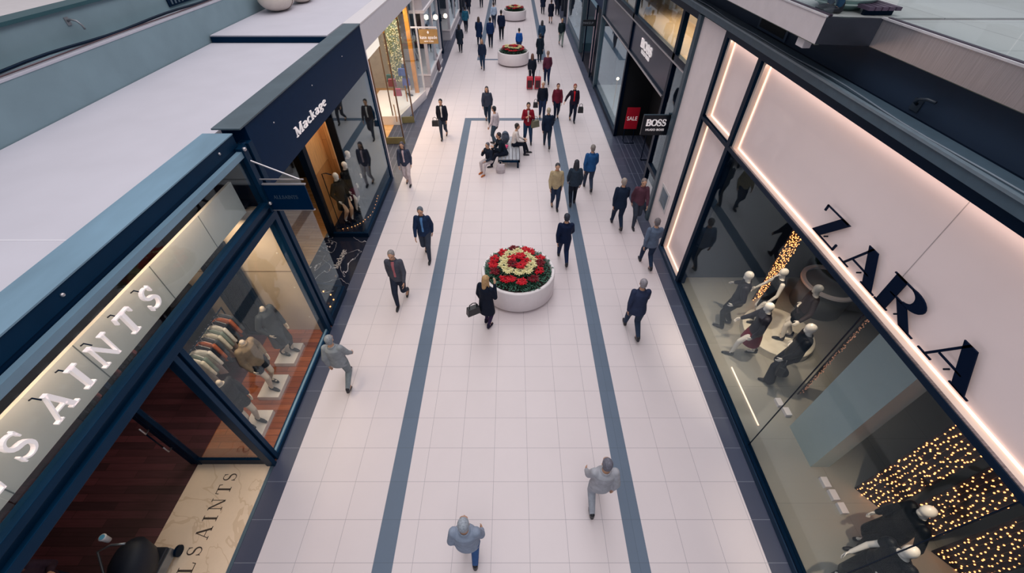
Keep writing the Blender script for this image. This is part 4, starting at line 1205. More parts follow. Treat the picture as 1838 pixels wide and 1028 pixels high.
def planter(cx, cy, which, where, full=True):
    t = thing('round_planter', 'large white round planter tub full of red and cream poinsettias, %s' % where, 'planter', (cx, cy, 0), 'round white planters')
    c = (cx, cy, 0)
    MB().lathe([(0, .08), (.95, .08), (.985, .11), (.985, .70), (.97, .735), (.90, .735), (.885, .70), (.885, .55), (0, .55)], c, 72).build('tub', WHITE, t, True)
    MB().lathe([(.0, .0), (.86, .0), (.86, .08), (0, .08)], c, 48).build('recessed_base', M('steel_base', '#868080', .3, .6), t, True)
    MB().lathe([(0, .66), (.60, .70), (.882, .62)], c, 40).build('soil', M('soil', '#241d1a', .9, var=.3, scale=30), t)
    rnd = random.Random(which)
    b_ = MB()
    n = 900 if full else 350
    for k in range(n):
        r = math.sqrt(rnd.uniform(.40, .80))
        if rnd.random() < .25: r = math.sqrt(rnd.uniform(.0, .5))
        a = rnd.uniform(0, 2 * PI)
        z = .70 + .10 * (1 - (r / .9) ** 2) + rnd.uniform(0, .07)
        leafpoly(b_, (cx + r * math.cos(a), cy + r * math.sin(a), z), rnd.uniform(0, 6.28), rnd.uniform(.05, .09), .04, rnd.uniform(-.2, .9))
    o = b_.build('green_foliage', BUSH)
    tag(o, 'dense dark green edging foliage inside the white planter %s' % where, 'foliage', None, 'stuff')
    H0 = .56
    def put(r, a, mat, nm):
        z = H0 + .20 * (1 - (r / .8) ** 2) + rnd.uniform(-.03, .03)
        poin(mat, (cx + r * math.cos(a), cy + r * math.sin(a), z), '%s poinsettia in the %s of the planter %s' % (nm[0], nm[1], where), '%s poinsettias, planter %s' % (nm[0], where))
    for k in range(14): put(.63 + rnd.uniform(-.07, .06), 2 * PI * k / 14 + rnd.uniform(-.12, .12), RED if k % 4 else MAROON, ('red' if k % 4 else 'dark red', 'outer ring'))
    for k in range(10): put(.40 + rnd.uniform(-.05, .05), 2 * PI * k / 10 + .3 + rnd.uniform(-.1, .1), CREAM, ('cream', 'middle ring'))
    for k in range(5): put(.19, 2 * PI * k / 5, RED if k != 3 else MAROON, ('red' if k != 3 else 'dark red', 'centre'))
planter(.165, 8.22, 1, 'beside the blond woman', True)
planter(.08, 29.0, 2, 'second from the camera', False)
planter(.22, 41.5, 3, 'farthest away', False)

# ================================================================== BENCH
t = thing('bench', 'low dark bench with pale slatted top, on which the seated group rests', 'bench', (-.12, 16.0, 0))
for k in range(6):
    MB().box(-.53 + k * .14, 15.12, .345, -.41 + k * .14, 17.2, .39).build('slat', M('pale_slat', '#9fa3ad', .4), t, bevel=.004)
MB().box(-.55, 15.10, .26, .31, 15.16, .345).box(-.55, 17.16, .26, .31, 17.22, .345).box(-.55, 15.1, .26, -.49, 17.2, .345).box(.25, 15.1, .26, .31, 17.2, .345).build('frame', NAVYD, t)
for x in (-.50, .20):
    for y in (15.14, 17.1):
        MB().box(x, y, 0, x + .07, y + .07, .26).build('leg', BLACK, t)

# ================================================================== FIGURES
def remesh(mb, vox, smooth=2):
    me = bpy.data.meshes.new('tmp')
    me.from_pydata(mb.v, [], mb.f)
    o = bpy.data.objects.new('tmp', me)
    col.objects.link(o)
    m = o.modifiers.new('r', 'REMESH')
    m.mode = 'VOXEL'; m.voxel_size = vox; m.use_smooth_shade = True
    if smooth:
        s_ = o.modifiers.new('s', 'SMOOTH'); s_.iterations = smooth; s_.factor = .5
    ev = o.evaluated_get(bpy.context.evaluated_depsgraph_get())
    out = bpy.data.meshes.new_from_object(ev)
    bpy.data.objects.remove(o); bpy.data.meshes.remove(me)
    return out
def put_mesh(name, me, mat, parent):
    if not me.materials: me.materials.append(mat)
    o = bpy.data.objects.new(name, me)
    col.objects.link(o)
    o.parent = parent
    o.material_slots[0].link = 'OBJECT'
    o.material_slots[0].material = mat
    return o
def ik(a, b, l1, l2, bend):
    a, b = Vector(a), Vector(b)
    d = b - a
    D = min(d.length, l1 + l2 - .003)
    x = (l1 * l1 - l2 * l2 + D * D) / (2 * D)
    h = math.sqrt(max(0, l1 * l1 - x * x))
    dn = d.normalized()
    bn = Vector(bend) - dn * Vector(bend).dot(dn)
    bn.normalize()
    return a + dn * x + bn * h
def pose(stride=0., armL=('swing', 0), armR=('swing', 0), seated=False, lean=.0, wide=.0, knees=None):
    J = {}
    hz = .50 if seated else .93 - .10 * abs(stride)
    yt = lean
    J['pelvis'] = Vector((0, 0, hz))
    top = hz + .50
    J['chest'] = Vector((0, yt * .7, hz + .38))
    J['neck'] = Vector((0, yt, top + .03))
    J['head'] = Vector((0, yt + .035, top + .18))
    for s, k in ((-1, 'L'), (1, 'R')):
        hip = Vector((s * .09, 0, hz - .02))
        st = stride * (1 if k == 'L' else -1)
        if seated:
            ank = Vector((s * (.12 + wide), .46 + (.12 if k == 'L' else 0) + stride, .08))
            knee = Vector((s * (.12 + wide), .42, .50))
            rise = 0
        else:
            rise = .10 * max(0, -st) / .3
            ank = Vector((s * (.085 + wide), st, .085 + rise))
            knee = ik(hip, ank, .435, .425, (0, 1, 0))
            if abs(st) < .04: knee.y += .015
        J['hip' + k], J['knee' + k], J['ank' + k], J['rise' + k] = hip, knee, ank, rise
        sh = Vector((s * .158, yt, top - .05))
        mode, v = armL if k == 'L' else armR
        if mode == 'swing':
            a = v - stride * (1.1 if k == 'L' else -1.1)
            el = sh + Vector((s * .06, math.sin(a) * .29, -math.cos(a) * .285))
            fa = a + .35
            wr = el + Vector((-s * .01, math.sin(fa) * .25, -math.cos(fa) * .25))
        elif mode == 'phone':       # both hands up before the chest
            el = sh + Vector((s * .07, .06, -.27))
            wr = el + Vector((-s * .13, .19, .10 + v))
        elif mode == 'face':
            el = sh + Vector((s * .10, .10, -.24))
            wr = el + Vector((-s * .12, .10, .22))
        elif mode == 'pocket':
            el = sh + Vector((s * .10, -.07, -.27))
            wr = el + Vector((-s * .04, .13, -.20))
        elif mode == 'lap':
            el = sh + Vector((s * .05, .08, -.27))
            wr = el + Vector((-s * .08, .22, -.06))
        elif mode == 'out':
            el = sh + Vector((s * .17, .02, -.22))
            wr = el + Vector((s * .10, .14, -.15))
        elif mode == 'hip':
            el = sh + Vector((s * .17, -.05, -.22))
            wr = el + Vector((-s * .14, .10, -.12))
        J['sh' + k], J['el' + k], J['wr' + k] = sh, el, wr
    return J
def body_shapes(mb, J, g=0., head=True, face=True, hands=True, slim=1.0):
    T = lambda a, b: [a[0], a[1]]
    p, c, nk = J['pelvis'], J['chest'], J['neck']
    def ring(f, rx, ry):
        q = p.lerp(nk, f)
        return (q.x, q.y, q.z, (rx + g) * slim, ry + g)
    mb.loft([ring(-.16, .10, .07), ring(-.08, .155, .10), ring(.05, .165, .11), ring(.25, .14, .098), ring(.42, .128, .09), ring(.62, .150, .105), ring(.80, .150, .100), ring(.89, .125, .080), ring(.96, .075, .058), ring(1.02, .055, .05)], 20)
    for k in 'LR':
        mb.capsule(J['hip' + k], .088 + g, J['knee' + k], .056 + g)
        q = J['knee' + k].lerp(J['ank' + k], .3)
        mb.capsule(J['knee' + k], .054 + g, q, .056 + g)
        mb.capsule(q, .055 + g, J['ank' + k], .036 + g)
        mb.capsule(J['sh' + k], .050 + g, J['el' + k], .037 + g)
        mb.capsule(J['el' + k], .039 + g, J['wr' + k], .027 + g)
        a = J['ank' + k]
        mb.capsule(a + Vector((0, -.02, -.03)), .034, a + Vector((0, .13, -.052)), .026)
        if hands:
            d = (J['wr' + k] - J['el' + k]).normalized()
            s = -1 if k == 'L' else 1
            side = Vector((0, 1, 0)) - d * d.y
            if side.length < .2: side = Vector((0, 0, 1)) - d * d.z
            side.normalize()
            inn = d.cross(side).normalized()
            if inn.x * s > 0: inn = -inn
            w0 = J['wr' + k]
            rot = Matrix((side, inn, d)).transposed()
            mb.ell(w0 + d * .055, (.040, .018, .052), 14, 8, rot)
            for i, ln in enumerate((.070, .080, .076, .060)):
                b = w0 + d * .090 + side * (.028 - i * .019)
                m_ = b + d * ln * .55 + inn * .006
                mb.capsule(b, .0095, m_, .0088, 8)
                mb.capsule(m_, .0088, m_ + d * ln * .38 + inn * .024, .0075, 8)
            b = w0 + d * .035 + side * .034
            mb.capsule(b, .012, b + d * .03 + side * .022 + inn * .012, .010, 8)
            mb.capsule(b + d * .03 + side * .022 + inn * .012, .010, b + d * .058 + side * .026 + inn * .028, .009, 8)
    if head:
        h = J['head']
        mb.capsule(nk + Vector((0, 0, -.03)), .058, h + Vector((0, -.015, -.06)), .052)
        mb.ell(h + Vector((0, 0, .02)), (.074, .094, .10), 20, 14)
        mb.ell(h + Vector((0, .030, -.055)), (.052, .058, .062), 16, 10)
        if face:
            mb.capsule(h + Vector((0, .092, .01)), .010, h + Vector((0, .108, -.022)), .015, 8)
            for s in (-1, 1):
                mb.ell(h + Vector((s * .076, .0, -.005)), (.010, .018, .030), 8, 6)
                mb.capsule(h + Vector((s * .018, .090, .028)), .010, h + Vector((s * .050, .074, .026)), .010, 8)
            mb.capsule(h + Vector((-.018, .086, -.062)), .010, h + Vector((.018, .086, -.062)), .010, 8)
BODYC, CLC = {}, {}
def shoe_mesh(J, k, heel=False):
    a, r = J['ank' + k], J['rise' + k]
    pit = -min(.9, r * 5)
    mb = MB()
    base = a + Vector((0, 0, -.045))
    d = Vector((0, math.cos(pit), math.sin(pit)))
    mb.capsule(a + Vector((0, -.01, .03)), .046, a + Vector((0, -.02, -.03)), .044, 12)
    mb.capsule(base + Vector((0, -.03, .0)), .040, base + d * .10, .040, 12)
    mb.capsule(base + d * .10, .040, base + d * .165 + Vector((0, 0, -.008)), .028, 12)
    return mb
def person(name, label, loc, rz, P, outfit, colors, group=None, h=1.72, cat='person', skin=None, hair='short', hat=None, headless=False, manq=False, vox=.0085, key=None, loc_z=0.):
    """P: pose joints; outfit: dict(top=, bottom=)"""
    root = thing(name, label, cat, (0, 0, 0), group)
    sk = skin or SKIN
    kb = (key, manq, headless)
    if key is None or kb not in BODYC:
        mb = MB()
        body_shapes(mb, P, 0, head=not headless, face=not manq)
        if headless:
            mb.capsule(P['neck'] + Vector((0, 0, -.03)), .055, P['neck'] + Vector((0, .01, .05)), .050)
        BODYC[kb] = remesh(mb, vox, 2)
    body = put_mesh('body', BODYC[kb], sk, root)
    g = .018
    def cl(nm, fn, mat, vx=.013, sm=3):
        kk = (key, nm, tuple(sorted((a, str(b)) for a, b in outfit.items())))
        if key is None or kk not in CLC:
            mb = MB(); fn(mb); CLC[kk] = remesh(mb, vx, sm)
        return put_mesh(nm, CLC[kk], mat, root)
    p, c, nk = P['pelvis'], P['chest'], P['neck']
    def ring(f, rx, ry, dx=0, dy=0):
        q = p.lerp(nk, f)
        return (q.x + dx, q.y + dy, q.z, rx + g, ry + g)
    top, bot = outfit.get('top'), outfit.get('bottom')
    seated = p.z < .7 and not outfit.get('nosit')
    if bot == 'trousers' or bot == 'flares' or bot == 'tights':
        def f(mb):
            e_ = .012 if bot == 'tights' else g
            mb.loft([ring(-.14, .09, .06), ring(-.06, .155, .10), ring(.08, .162, .112), ring(.24, .142, .10)], 18)
            for k in 'LR':
                mb.capsule(P['hip' + k], .092 + e_, P['knee' + k], .058 + e_)
                lo = P['ank' + k] + Vector((0, 0, .02))
                mb.capsule(P['knee' + k], .058 + e_, lo, (.105 if bot == 'flares' else .050 + (e_ - g) * 2))
        cl('trousers' if bot != 'tights' else 'tights', f, colors['bottom'])
    if bot in ('skirt', 'shorts'):
        def f(mb):
            if bot == 'skirt':
                if seated:
                    mb.loft([ring(-.12, .13, .10), ring(.1, .16, .11), ring(.22, .14, .10)], 18)
                    mb.capsule(P['hipL'], .11, P['kneeL'], .085); mb.capsule(P['hipR'], .11, P['kneeR'], .085)
                    mb.capsule((P['hipL'] + P['hipR']) / 2, .11, (P['kneeL'] + P['kneeR']) / 2, .085)
                else:
                    mb.loft([ring(-.72, .23, .19), ring(-.35, .20, .16), ring(-.05, .17, .12), ring(.24, .142, .10)], 22)
            else:
                mb.loft([ring(-.12, .13, .09), ring(.1, .165, .115), ring(.24, .142, .10)], 18)
                for k in 'LR':
                    mb.capsule(P['hip' + k], .115, P['hip' + k].lerp(P['knee' + k], .45), .105)
        cl('skirt' if bot == 'skirt' else 'shorts', f, colors['bottom'])
    if top:
        def f(mb):
            low = {'coat': -.72, 'jacket': -.20, 'sweater': -.08, 'dress': -.78, 'vest': -.05, 'longcoat': -1.0}[top]
            if seated: low = max(low, -.12)
            bulk = .010 if top in ('coat', 'jacket', 'longcoat') else 0
            rs = []
            if low < -.3:
                rs += [ring(low, .20 + bulk, .15 + bulk), ring(low * .55, .185 + bulk, .135 + bulk)]
            elif low < -.1:
                rs += [ring(low, .165 + bulk, .115 + bulk)]
            else:
                rs += [ring(low, .16, .11)]
            rs += [ring(.05, .165 + bulk, .112 + bulk), ring(.3, .142 + bulk, .10 + bulk), ring(.62, .155 + bulk, .108 + bulk), ring(.80, .150 + bulk, .102 + bulk), ring(.885, .122, .082), ring(.955, .070, .058)]
            mb.loft(rs, 22)
            for k in 'LR':
                if top in ('dress', 'vest'):
                    if top == 'vest': mb.capsule(P['sh' + k], .062 + g, P['sh' + k].lerp(P['el' + k], .25), .055 + g)
                    continue
                mb.capsule(P['sh' + k], .046 + g + bulk, P['el' + k], .038 + g + bulk * .5)
                mb.capsule(P['el' + k], .038 + g + bulk * .5, P['wr' + k].lerp(P['el' + k], .06), .028 + g * .8)
            if top in ('coat', 'jacket', 'longcoat'):
                n_ = nk
                mb.lathe([(.066, -.05), (.085, -.04), (.082, .015), (.066, .02), (.060, -.04), (.066, -.05)], (n_.x, n_.y, n_.z), 20)
        cl(top if top != 'longcoat' else 'coat', f, colors['top'])
        if colors.get('shirt'):
            fp = p.lerp(nk, .62)
            mb = MB()
            bulk = .02 if top in ('coat', 'jacket', 'longcoat') else 0
            mb.loft([(p.lerp(nk, q).x, p.lerp(nk, q).y + .013 + g + bulk, p.lerp(nk, q).z, wd, dd) for q, wd, dd in ((.12, .05, .105), (.4, .05, .09), (.65, .055, .103), (.85, .05, .098), (.97, .04, .06))], 14)
            put_mesh('shirt_front', remesh(mb, .013, 2), colors['shirt'], root)
    for k in 'LR':
        kk = (key, 'shoe', k)
        if key is None or kk not in CLC: CLC[kk] = remesh(shoe_mesh(P, k), .010, 2)
        put_mesh('shoe', CLC[kk], colors.get('shoe', SHOEM), root)
    if not headless and not manq:
        hd = P['head']
        if hair != 'none':
            kk = (key, 'hair', hair)
            if key is None or kk not in CLC:
                mb = MB()
                mb.ell(hd + Vector((0, -.018, .042)), (.084, .098, .096), 18, 12)
                mb.ell(hd + Vector((0, -.045, -.02)), (.076, .062, .075), 16, 10)
                if hair == 'long':
                    mb.capsule(hd + Vector((0, -.05, .0)), .078, hd + Vector((0, -.075, -.20)), .065)
                    for s in (-1, 1):
                        mb.capsule(hd + Vector((s * .062, -.01, .0)), .030, hd + Vector((s * .085, -.02, -.19)), .026)
                if hair == 'bun':
                    mb.ell(hd + Vector((0, -.11, .06)), (.045, .045, .045))
                CLC[kk] = remesh(mb, .010, 2)
            put_mesh('hair' if hair != 'hat' else 'hat', CLC[kk], colors.get('hair', HAIRB), root)
        for s in (-1, 1): MB().ell(hd + Vector((s * .030, .088, .012)), (.011, .007, .007), 8, 6).build('eye', HAIRB, body)
        MB().capsule(hd + Vector((-.020, .093, -.058)), .006, hd + Vector((.020, .093, -.058)), .006, 8).build('mouth', M('lips', '#9c5c54', .5), body)
    sc = h / 1.72
    root.scale = (sc, sc, sc)
    root.location = (loc[0], loc[1], loc_z)
    root.rotation_euler = (0, 0, rz)
    return root

def cm(h, rough=.75, var=.12):
    return M('cloth' + h, h, rough, var=var, scale=14, spec=.18, stint=None)
PO = {
 'walk': pose(.27), 'walk2': pose(-.25), 'small': pose(.14), 'small2': pose(-.15), 'wide': pose(.32), 'stand': pose(.0, wide=.02),
 'phone': pose(.03, ('phone', .06), ('phone', .02), wide=.06), 'pocket': pose(.12, ('pocket', 0), ('pocket', 0)),
 'touch': pose(.07, ('swing', 0), ('phone', .12)), 'bagw': pose(.18, ('swing', .1), ('out', 0)), 'lean': pose(.30, lean=.10),
 'sit': pose(.0, ('lap', 0), ('lap', 0), seated=True, lean=.10), 'sit2': pose(.02, ('phone', 0), ('lap', 0), seated=True, lean=.20, wide=.05),
 'sit3': pose(-.05, ('lap', 0), ('face', 0), seated=True, lean=.06),
}
def W(label, x, y, rz, po, top, bot, ct, cb, hair='short', ch='#1d1a20', h=1.72, shirt=None, skin=None, shoe=None, group='shoppers walking along the hall'):
    c = {'top': cm(ct), 'bottom': cm(cb), 'hair': M('hair' + ch, ch, .6, var=.3, scale=40)}
    if shirt: c['shirt'] = cm(shirt)
    if shoe: c['shoe'] = cm(shoe)
    return person('person', label, (x, y), rz, PO[po], dict(top=top, bottom=bot), c, group, h, hair=hair, skin=skin, key=po)
AW, TO = 0.0, PI
DK = '#101a2e'
W('person in a teal jacket and dark trousers walking away by the far pale shopfront', -3.59, 37.05, AW, 'walk', 'jacket', 'trousers', '#24607c', DK, h=1.72)
W('person in a charcoal coat walking away, close to the left kerb beyond the tan sign', -3.52, 31.5, AW, 'small', 'coat', 'trousers', '#1c2838', DK, 'long', '#2a2428', 1.66)
W('long-haired person in a navy coat, leftmost of the trio walking away', -2.33, 33.3, AW, 'walk2', 'coat', 'trousers', '#122a4e', DK, 'long', '#4e3c34', 1.75)
W('person in a royal navy jacket, middle of the trio walking away', -1.5, 32.7, AW, 'small', 'jacket', 'trousers', '#14305e', '#0e1c34', h=1.82)
W('person in a pale blue shirt walking away, beyond the navy trio', -1.45, 38.5, AW, 'walk', 'sweater', 'trousers', '#a8bcd4', '#26354c', 'short', '#3a3030', 1.75)
W('tall person in a dark blue jacket walking just left of the farthest planter', -.78, 34.7, AW, 'walk2', 'jacket', 'trousers', '#111f3c', '#0c1626', h=1.9)
W('light-haired person in a dark jacket and blue trousers, left of the second planter', -1.81, 27.8, TO, 'small', 'jacket', 'trousers', '#1d2a44', '#1e3350', 'long', '#8d7564', 1.66)
W('person in a bright blue top standing behind the second planter', .47, 30.9, AW, 'stand', 'sweater', 'trousers', '#1c5ab0', '#1c3a6c', h=1.55, group='people standing in the hall')
W('person in a slate blue jacket walking away near the right tile strip', 2.06, 32.6, AW, 'walk', 'jacket', 'trousers', '#2c4866', DK, 'long', '#3c3a40', 1.68)
W('person in a black coat right of the second planter, behind the maroon sweater', 1.77, 29.2, AW, 'walk2', 'coat', 'trousers', '#10202f', DK, 'short', '#252832', 1.65)
W('broad man in a maroon sweater and navy jeans walking away', 1.97, 24.9, AW, 'walk', 'sweater', 'trousers', '#57263c', '#16254a', 'short', '#8a7468', 1.76)
W('person in black pulling two red suitcases', 1.12, 24.9, AW, 'stand', 'jacket', 'trousers', '#121c2c', '#10182a', 'long', '#6a4a40', 1.6)
W('person in a black top and grey-green trousers near the far right shops', 3.48, 33.2, TO, 'wide', 'jacket', 'trousers', '#1c2c34', '#7c8a86', 'short', '#9a8c70', 1.7)
W('woman in a short black coat with bare legs in the far right walkway', 3.21, 40.0, AW, 'small', 'coat', None, '#121a2e', DK, 'short', '#3a2a2c', 1.66)
W('person in a navy coat and trousers just left of the far bare-legged woman', 2.76, 43.7, AW, 'small', 'coat', 'trousers', '#15233c', DK, h=1.75)
W('person in a dark coat beside the bare-legged woman, on her right', 4.0, 43.0, AW, 'walk', 'coat', 'trousers', '#1c2434', DK, h=1.75)
W('person in black at the top of the photo nearest the left shops', -3.9, 44.0, TO, 'walk', 'coat', 'trousers', '#151d30', DK, h=1.7)
W('person in black at the top of the photo, second from the left shops', -2.9, 46.5, AW, 'small2', 'jacket', 'trousers', '#1a2030', DK, h=1.72)
W('person in dark clothes at the top of the photo, behind the pale blue shirt', -1.7, 47.5, AW, 'walk2', 'jacket', 'trousers', '#1b1f30', DK, h=1.75)
W('backpacked person in grey walking towards the bench, left of the tile strip corner', -1.15, 19.62, TO, 'walk', 'jacket', 'trousers', '#3a4254', '#1a2c40', 'long', '#33303c', 1.66)
W('person in a black open vest over white, walking beside the left walkway kerb', -3.03, 17.95, TO, 'walk2', 'jacket', 'trousers', '#161c2c', '#303a4a', 'short', '#1c1a22', 1.7, shirt='#e3dfdf')
W('white-haired man in a black sweater and jeans, behind the red jacketed man', 1.44, 20.1, TO, 'small', 'sweater', 'trousers', '#141c2c', '#1c2c4c', 'short', '#d8d0c8', 1.72)
W('woman in a maroon jacket between the white-haired man and the red shirt', 2.14, 20.1, TO, 'small2', 'jacket', 'trousers', '#6a1f34', '#141f36', 'short', '#4c2830', 1.62)
W('man in a bright red shirt under a dark open jacket', 2.88, 19.8, TO, 'bagw', 'jacket', 'trousers', '#261a2c', '#141c30', 'short', '#8c3a34', 1.7, shirt='#c61e28')
W('man in a crimson jacket and blue jeans standing behind the bench looking at his hands', .68, 17.35, TO, 'phone', 'jacket', 'trousers', '#8c1a2e', '#223c5c', 'short', '#2c2222', 1.75, shirt='#d9d2d2', group='people standing in the hall')
W('person in navy with blond hair striding right of the bench', 1.49, 16.9, AW, 'wide', 'jacket', 'trousers', '#14263e', '#24384c', 'short', '#b8ac98', 1.72)
W('person in a mustard beige coat left of the right tile strip', 1.48, 12.3, TO, 'small', 'jacket', 'trousers', '#b3a282', '#24324a', 'short', '#3c3c44', 1.68)
W('person in a slate grey jacket and black trousers standing on the right tile strip', 2.12, 12.45, AW, 'small2', 'jacket', 'trousers', '#2b3848', '#0f182a', 'long', '#2a2c36', 1.7)
W('person with a blue jacket and grey trousers, right of the tile strip', 2.79, 13.45, AW, 'walk', 'jacket', 'trousers', '#25558c', '#323e54', 'short', '#8c8480', 1.76)
W('stooping person in navy with swinging arms outside the stone pier', 3.42, 11.1, AW, 'lean', 'jacket', 'trousers', '#15243a', '#182840', 'short', '#9c9088', 1.75)
W('person in a maroon top passing close to the stone pier', 4.05, 11.3, TO, 'walk2', 'jacket', 'trousers', '#5c3a48', '#38404e', 'short', '#867a76', 1.7)
W('person in grey-blue squeezed along the kerb by the tall lit panel', 3.92, 9.15, AW, 'walk', 'jacket', 'trousers', '#5d6b82', '#22324c', 'short', '#6a6468', 1.7)
W('person in deep navy walking away behind the near planter', 1.5, 9.35, AW, 'wide', 'jacket', 'trousers', '#101f3e', '#122446', 'short', '#2a3040', 1.72)
W('person in a dark slate coat with a lifted arm, right of the near planter', 2.97, 6.6, AW, 'lean', 'jacket', 'trousers', '#2c3550', '#2b3a52', 'short', '#8c8890', 1.75)
W('person in a navy jacket with a bright blue back panel, left of the near planter', -2.54, 9.65, TO, 'walk', 'jacket', 'trousers', '#1c3050', '#3a4252', 'short', '#5c6470', 1.76, shirt='#5c8cc4')
W('person in grey and black with a rose scarf on the left walkway', -2.94, 7.75, TO, 'walk2', 'jacket', 'trousers', '#4a4d5a', '#262e40', 'short', '#8a8688', 1.76, shirt='#b06a74')
W('person in a white and navy jacket stepping by the slatted slate floor on the left', -3.89, 13.9, TO, 'small', 'jacket', 'trousers', '#3a4258', '#c8bcc0', 'long', '#4a4450', 1.66, shirt='#d4b8be')
W('person in pale grey on the left walkway across from the corner shop mannequins', -3.66, 5.15, AW, 'walk', 'jacket', 'trousers', '#8f959b', '#7c868c', 'short', '#8c9096', 1.66)
W('person in pale smoke grey crossing at the bottom right of the middle panel', 1.48, 2.65, AW, 'walk2', 'jacket', 'trousers', '#a9abb4', '#9ea4b0', 'short', '#6a6a78', 1.72)
W('person in pale steel blue at the bottom of the photo, nearest the camera', -.68, 1.80, AW, 'small', 'jacket', 'trousers', '#8d99ae', '#3c5c90', 'short', '#98a0ac', 1.74)
W('blond woman in a short black coat and plum tights looking into the near planter', -.62, 6.88, math.radians(-32), 'touch', 'coat', 'tights', '#111a2c', '#33264a', 'long', '#b89468', 1.68, shoe='#1e1c34', group='people standing in the hall')
# the group on and around the bench
g_ = 'people seated on the bench'
W('person in a white jacket seated with their back turned, facing right', .08, 16.35, -PI / 2, 'sit', 'sweater', 'trousers', '#e0d8d6', '#141c2c', 'short', '#2a2426', 1.72, group=g_)
W('person in a white shirt standing at the left end of the bench', -.72, 17.2, math.radians(60), 'small2', 'sweater', 'trousers', '#ddd2da', '#3e5062', 'short', '#1e2630', 1.66, group='people standing in the hall')
W('person in a dark coat seated at the near end of the bench, facing left', -.30, 15.55, PI / 2 + .3, 'sit2', 'jacket', 'trousers', '#13202f', '#161e30', 'short', '#2c2630', 1.72, group=g_)
W('person in a striped dark jacket crouched at the near left corner of the bench', -.88, 14.95, PI / 2 + .9, 'sit3', 'jacket', 'trousers', '#1a2436', '#c9c0c4', 'short', '#5c5a66', 1.55, group=g_, shoe='#b86a3c')
# red suitcases etc.
def suitcase(x, y, label):
    t = thing('suitcase', label, 'suitcase', (x, y, 0), 'red suitcases')
    MB().box(x - .17, y - .12, .06, x + .17, y + .12, .66).build('case', M('case_red', '#c0283c', .4), t, bevel=.03)
    MB().box(x - .13, y - .135, .12, x + .13, y - .12, .5).build('pocket', M('case_dark', '#3a1420', .5), t)
    MB().tube([(x - .08, y + .08, .66), (x - .08, y + .08, .98), (x + .08, y + .08, .98), (x + .08, y + .08, .66)], .010, 6).build('pull_handle', STEEL, t)
    for s in (-1, 1): MB().ell((x + s * .13, y, .032), (.02, .03, .03), 10, 8).build('wheel', BLACK, t)
suitcase(.98, 24.2, 'left one of the two red suitcases')
suitcase(1.42, 24.2, 'right one of the two red suitcases')
handbag('handbag', (-.93, 6.72, .62), (.34, .14, .22), M('bag_black', '#10161e', .35), 'black handbag with pale strap held by the blond woman', rz=.5)
handbag('handbag', (3.24, 19.75, .42), (.26, .14, .26), M('bag_black'), 'black bag carried by the man in the red shirt')
handbag('handbag', (.98, 17.25, .78), (.36, .15, .28), M('bag_khaki', '#7c7a66', .6), 'khaki shoulder bag at the crimson jacketed man\'s side', rz=.5)
handbag('handbag', (-3.36, 17.9, .55), (.3, .12, .24), M('bag_black'), 'dark bag carried by the person in the black open vest')
handbag('handbag', (1.12, 20.05, .55), (.24, .12, .24), M('bag_black'), 'dark bag carried by the white-haired man')
t = thing('backpack', 'bulky grey-blue backpack standing on the middle of the bench', 'backpack', (-.28, 16.5, .45))
MB().ell((-.28, 16.5, .72), (.17, .15, .27), 18, 12).build('pack', M('pack_grey', '#4c586c', .7, var=.3, scale=12), t, True)
MB().ell((-.28, 16.36, .64), (.12, .07, .14), 14, 10).build('front_pocket', M('pack_dark', '#2c3648', .7), t, True)
MB().tube([(-.38, 16.42, .88), (-.34, 16.36, .95), (-.22, 16.36, .95), (-.18, 16.42, .88)], .015, 6).build('strap', M('pack_dark'), t, True)
t.location.z -= .06
t = thing('folded_scarf', 'small bright pink folded cloth on the bench beside the backpack', 'cloth', (-.25, 16.05, .45))
MB().ell((-.30, 16.05, .50), (.12, .09, .05), 14, 8).ell((-.22, 16.1, .54), (.08, .06, .04), 14, 8).build('cloth', M('hot_pink', '#e0497c', .7), t, True)
t.location.z -= .06
t = thing('shopping_bag', 'crumpled pale bag on the floor at the near left corner of the bench', 'bag', (-.45, 14.75, 0))
MB().loft([(-.45, 14.78, .004, .17, .10), (-.45, 14.78, .15, .19, .12), (-.44, 14.8, .28, .15, .09), (-.44, 14.8, .34, .16, .05)], 12).build('bag_body', M('pale_bag', '#bdb4ba', .6, var=.12), t)
MB().tube([(-.52, 14.8, .33), (-.50, 14.8, .45), (-.40, 14.8, .45), (-.38, 14.8, .33)], .006, 6).build('handle', M('pale_bag'), t)

# the shopper with a pushchair just inside the corner shop
t = thing('pushchair', 'black pushchair with a pale blue cup on its handle, just inside the corner shop', 'pushchair', (-6.25, 1.55, 0))
MB().loft([(-6.15, 1.60, .30, .20, .28), (-6.15, 1.62, .50, .26, .34), (-6.12, 1.68, .80, .25, .30), (-6.1, 1.74, .95, .14, .12)], 18).build('hood', M('hood_black', '#0d1524', .6), t, True)
MB().box(-6.35, 1.2, .28, -5.95, 1.95, .34).build('seat_base', M('hood_black'), t, bevel=.02)
MB().tube([(-6.40, 1.30, .1), (-6.42, 1.5, .7), (-6.45, 1.72, 1.02), (-6.30, 1.80, 1.04), (-6.10, 1.82, 1.04)], .016, 8).build('frame', M('chair_frame', '#8a8f96', .3, .7), t, True)
for x, y in ((-6.42, 1.18), (-5.92, 1.18), (-6.42, 1.95), (-5.92, 1.95)):
    MB().tube([(x - .02, y, .09), (x + .02, y, .09)], .09, 18).build('wheel', BLACK, t)
MB().box(-6.42, 1.18, .08, -5.92, 1.20, .10).box(-6.42, 1.94, .08, -5.92, 1.96, .10).box(-6.38, 1.2, .1, -6.34, 1.95, .28).box(-5.98, 1.2, .1, -5.94, 1.95, .28).build('axles', M('chair_frame'), t)
t.location += Vector((.37, -.08, 0))
t = thing('drinks_cup', 'pale blue lidded cup fixed at the pushchair handle', 'cup', (-6.42, 1.86, 1.0))
